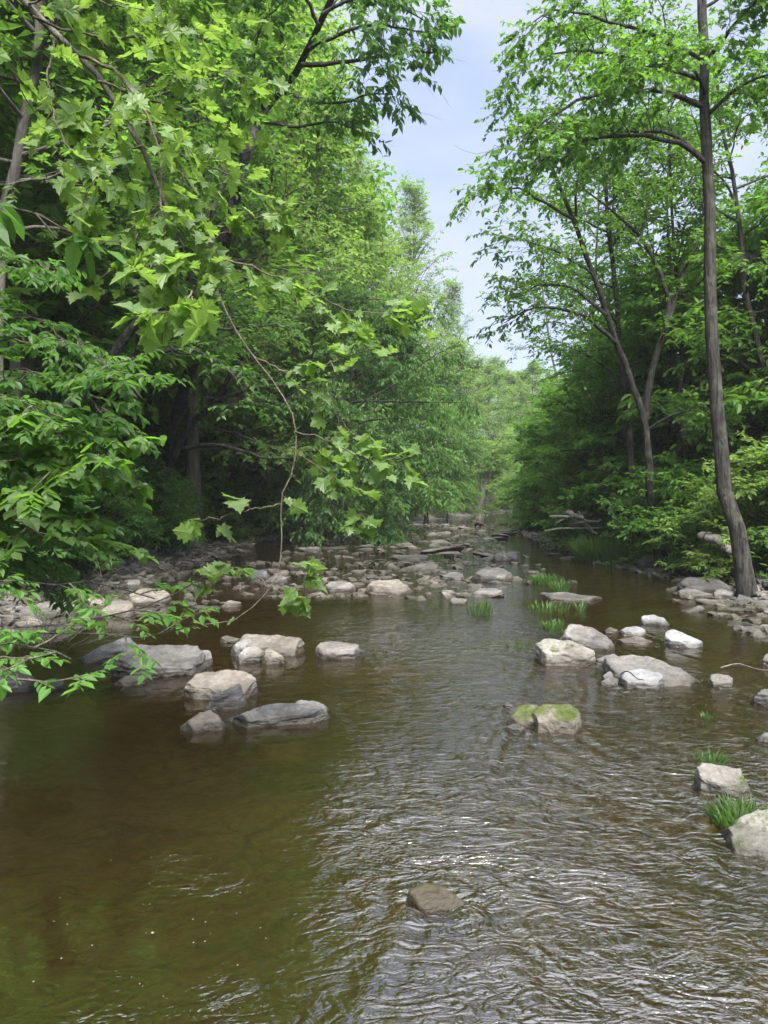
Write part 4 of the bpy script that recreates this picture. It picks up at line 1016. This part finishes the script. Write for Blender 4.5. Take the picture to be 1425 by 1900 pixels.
sapling('left edge redbud sapling with flat layers of heart-shaped leaves', 92, -3.9, 5.7,
    [lp([(-150, 860), (-30, 790), (70, 790), (150, 820), (215, 855)], 5.7, 5.2), lp([(-150, 880), (-30, 820), (50, 820), (120, 850), (190, 860)], 5.7, 5.5),
     lp([(-150, 900), (-40, 840), (40, 850), (100, 880)], 5.7, 5.0), lp([(-150, 820), (-60, 770), (10, 770), (80, 790)], 5.7, 5.3), lp([(-150, 960), (-40, 940), (60, 930), (150, 985)], 5.7, 5.4), lp([(-150, 960), (-60, 950), (20, 960), (80, 1000)], 5.7, 5.0)],
    .085, HEART, 'leaf', h=2.6, m=8, k2=10)
sapling('low bushy sapling at the left edge above the bank stones', 93, -3.9, 6.6,
    [lp([(-120, 1000), (-20, 960), (50, 970), (110, 1030)], 6.6, 6.2), lp([(-120, 1010), (-20, 1000), (40, 1020), (90, 1060)], 6.6, 6.0), lp([(-120, 960), (-30, 910), (60, 900), (150, 940)], 6.6, 6.4),
     lp([(-120, 1040), (-40, 1040), (20, 1060), (60, 1085)], 6.6, 6.0), lp([(-120, 1000), (-60, 890), (0, 870), (80, 880)], 6.6, 6.6)],
    .065, OV, 'leaf_deep', h=1.7, k2=11, m=10)
sapling('low sapling reaching long bare twigs and leaf sprays out over the left pool', 94, -3.55, 4.3,
    [lp([(-160, 1190), (-20, 1172), (80, 1162), (180, 1147), (290, 1128), (345, 1085), (392, 1058)], 4.2, 4.4, .006), lp([(-160, 1200), (60, 1175), (170, 1178), (260, 1185), (335, 1165)], 4.2, 4.1, .005),
     lp([(-160, 1100), (-20, 1085), (60, 1078), (150, 1075), (220, 1095), (290, 1110)], 4.3, 4.6, .005), lp([(-160, 1220), (-40, 1200), (40, 1195), (100, 1210), (130, 1225)], 4.0, 3.2, .005),
     lp([(-160, 1240), (-60, 1230), (10, 1240), (40, 1280)], 4.0, 3.0, .004)],
    .058, OV, 'leaf', h=.9, k2=7, k3=3, m=7, tw=.16, lf2=.13, flat=.75)
sapling('single arching twig with large blue-green leaves at the left edge, upper half', 95, -3.3, 3.4,
    [lp([(-300, 420), (-120, 360), (-20, 370), (50, 400), (110, 450)], 3.4, 2.8, .004)], .12, OV, 'leaf_deep', h=3.0, k2=4, k3=2, m=4, tw=.12, lf2=.08)
# bare dead brush under the left saplings
rb = np.random.default_rng(8)
for lab, c, nb in [('tangle of bare dead twigs leaning over the left bank', (185, 985, 8.2), 26), ('bare grey brush at the dark foot of the left bank', (225, 1020, 10.5), 20)]:
    p = W(*c); R = np.array([p[0] - .5, p[1], gz(p[0] - .5, p[1])])
    d = nrm(np.stack([rb.uniform(-.2, 1, nb), rb.normal(0, .4, nb), rb.uniform(-.05, .9, nb)], -1))
    A = grow(np.tile([[0, 0, .05]], (nb, 1)) + rb.normal(0, .12, (nb, 3)) * np.array([1, 1, .3]), d, rb.uniform(.5, 1.3, nb), 8, .16, -.06, rb)
    w = Wood(); w.add(A, np.full((nb, 1), .006) * np.linspace(1, .3, 8)[None], 4)
    q, dd, ln = spawn(A, np.full(nb, .4), 3, .3, .7, 1., rb, .4); T = grow(q, dd, ln, 5, .18, -.04, rb); w.add(T, np.full((len(T), 1), .0028) * np.linspace(1, .4, 5)[None], 3)
    tag(link('dead_brush', w.mesh('dead_brush', M['twig']), None, R), lab, 'dead branch')

# undergrowth on the banks, one mass nobody could count
ru = np.random.default_rng(15); PT = []
for side in (-1, 1):
    n = 5200; y = 6 + 46 * ru.random(n) ** 1.4; o = .5 + 6 * ru.random(n) ** 1.5
    x = np.where(side < 0, Lx(y) - o, Rx(y) + o); z = ground_z(x, y)
    k = z > .22; PT.append(np.stack([x, y, z], -1)[k])
PT = np.concatenate(PT); n = len(PT)
d = nrm(np.stack([ru.normal(0, .8, n), ru.normal(0, .8, n), ru.uniform(.35, 1.2, n)], -1))
T = grow(PT, d, ru.uniform(.15, .5, n), 4, .15, -.1, ru)
tag(link('undergrowth', leaf_mesh('undergrowth', *twig_leaves(T, 8, .10, ru, .2, .4), OV, M['leaf_deep'])), kind='stuff')

# pale valley air
m, nt_, out_ = newmat('valley_air'); pv = nt_.nodes.new('ShaderNodeVolumePrincipled'); pv.inputs['Density'].default_value = .00058; pv.inputs['Color'].default_value = (.93, .96, 1, 1)
nt_.links.new(pv.outputs[0], out_.inputs['Volume'])
hx = np.array([(x, y, z) for x in (-262, 302) for y in (-62, 430) for z in (-2.2, 62)], float)
HB = mesh_np('haze', hx, [0, 1, 3, 2, 4, 6, 7, 5, 0, 4, 5, 1, 2, 3, 7, 6, 0, 2, 6, 4, 1, 5, 7, 3], np.full(6, 4), m)
if HAZE: tag(link('haze', HB), kind='stuff')
# ------------------------------------------------------------------ light, sky, camera
SUN_EL, SUN_AZ = RAD(52), RAD(164)           # azimuth measured from straight up the creek toward the right
wd = bpy.data.worlds.new('World'); SC.world = wd; wd.use_nodes = True
nt = wd.node_tree; nt.nodes.clear(); k = N(nt)
sky = k.n('ShaderNodeTexSky'); sky.sky_type = 'NISHITA'; sky.sun_disc = False; sky.sun_elevation = SUN_EL; sky.sun_rotation = SUN_AZ
sky.air_density = 1.0; sky.dust_density = 2.0; sky.ozone_density = 1.0
tc = k.n('ShaderNodeTexCoord'); mp = k.n('ShaderNodeMapping'); mp.inputs['Scale'].default_value = (1, 1, 2.4); k.l(tc.outputs['Generated'], mp.inputs['Vector'])
cl = k.noise(mp.outputs[0], 2.2, 6, .55, .3)
col = k.mix(k.mrange(cl, .42, .62, .35, .97), k.mix(.7, sky.outputs[0], (1.0, 1.45, 3.1)), (2.1, 2.28, 3.0))
sz = k.n('ShaderNodeSeparateXYZ'); k.l(tc.outputs['Generated'], sz.inputs[0])
zenith_boost = k.math('MULTIPLY', k.mrange(sz.outputs[2], .55, .85), k.mrange(k.noise(mp.outputs[0], 1.6, 4), .3, .6, .55, 1.0))
col = k.mix(zenith_boost, col, (7.6, 7.9, 8.8))          # unseen overhead brightening, added for fill light and ripple reflections
bg = k.n('ShaderNodeBackground'); bg.inputs['Strength'].default_value = .10; k.l(col, bg.inputs['Color'])
wo = k.n('ShaderNodeOutputWorld'); k.l(bg.outputs[0], wo.inputs['Surface'])
sl = bpy.data.lights.new('sun', 'SUN'); sl.energy = 3.7; sl.angle = RAD(28); sl.color = (1, .96, .88)
so = link('sun', sl); so.rotation_euler = (RAD(90) - SUN_EL, 0, math.pi - SUN_AZ)
cam = bpy.data.cameras.new('camera'); co = link('camera', cam); SC.camera = co
cam.sensor_fit = 'VERTICAL'; cam.sensor_height = 36; cam.lens = 36 * F / 1900; cam.clip_end = 2000; cam.clip_start = .05
co.location = (0, 0, CAMH); co.rotation_euler = (math.pi / 2 - PITCH, 0, 0)
vs = SC.view_settings; vs.view_transform = 'Standard'; vs.look = 'None'; vs.gamma = 1; vs.exposure = 1.85
cy = SC.cycles
cy.max_bounces = 10; cy.diffuse_bounces = 6; cy.glossy_bounces = 3; cy.transmission_bounces = 6; cy.transparent_max_bounces = 8
cy.caustics_reflective = False; cy.caustics_refractive = False; cy.sample_clamp_indirect = 4; cy.sample_clamp_direct = 5
cy.use_denoising = True
try: cy.denoiser = 'OPENIMAGEDENOISE'
except Exception: pass
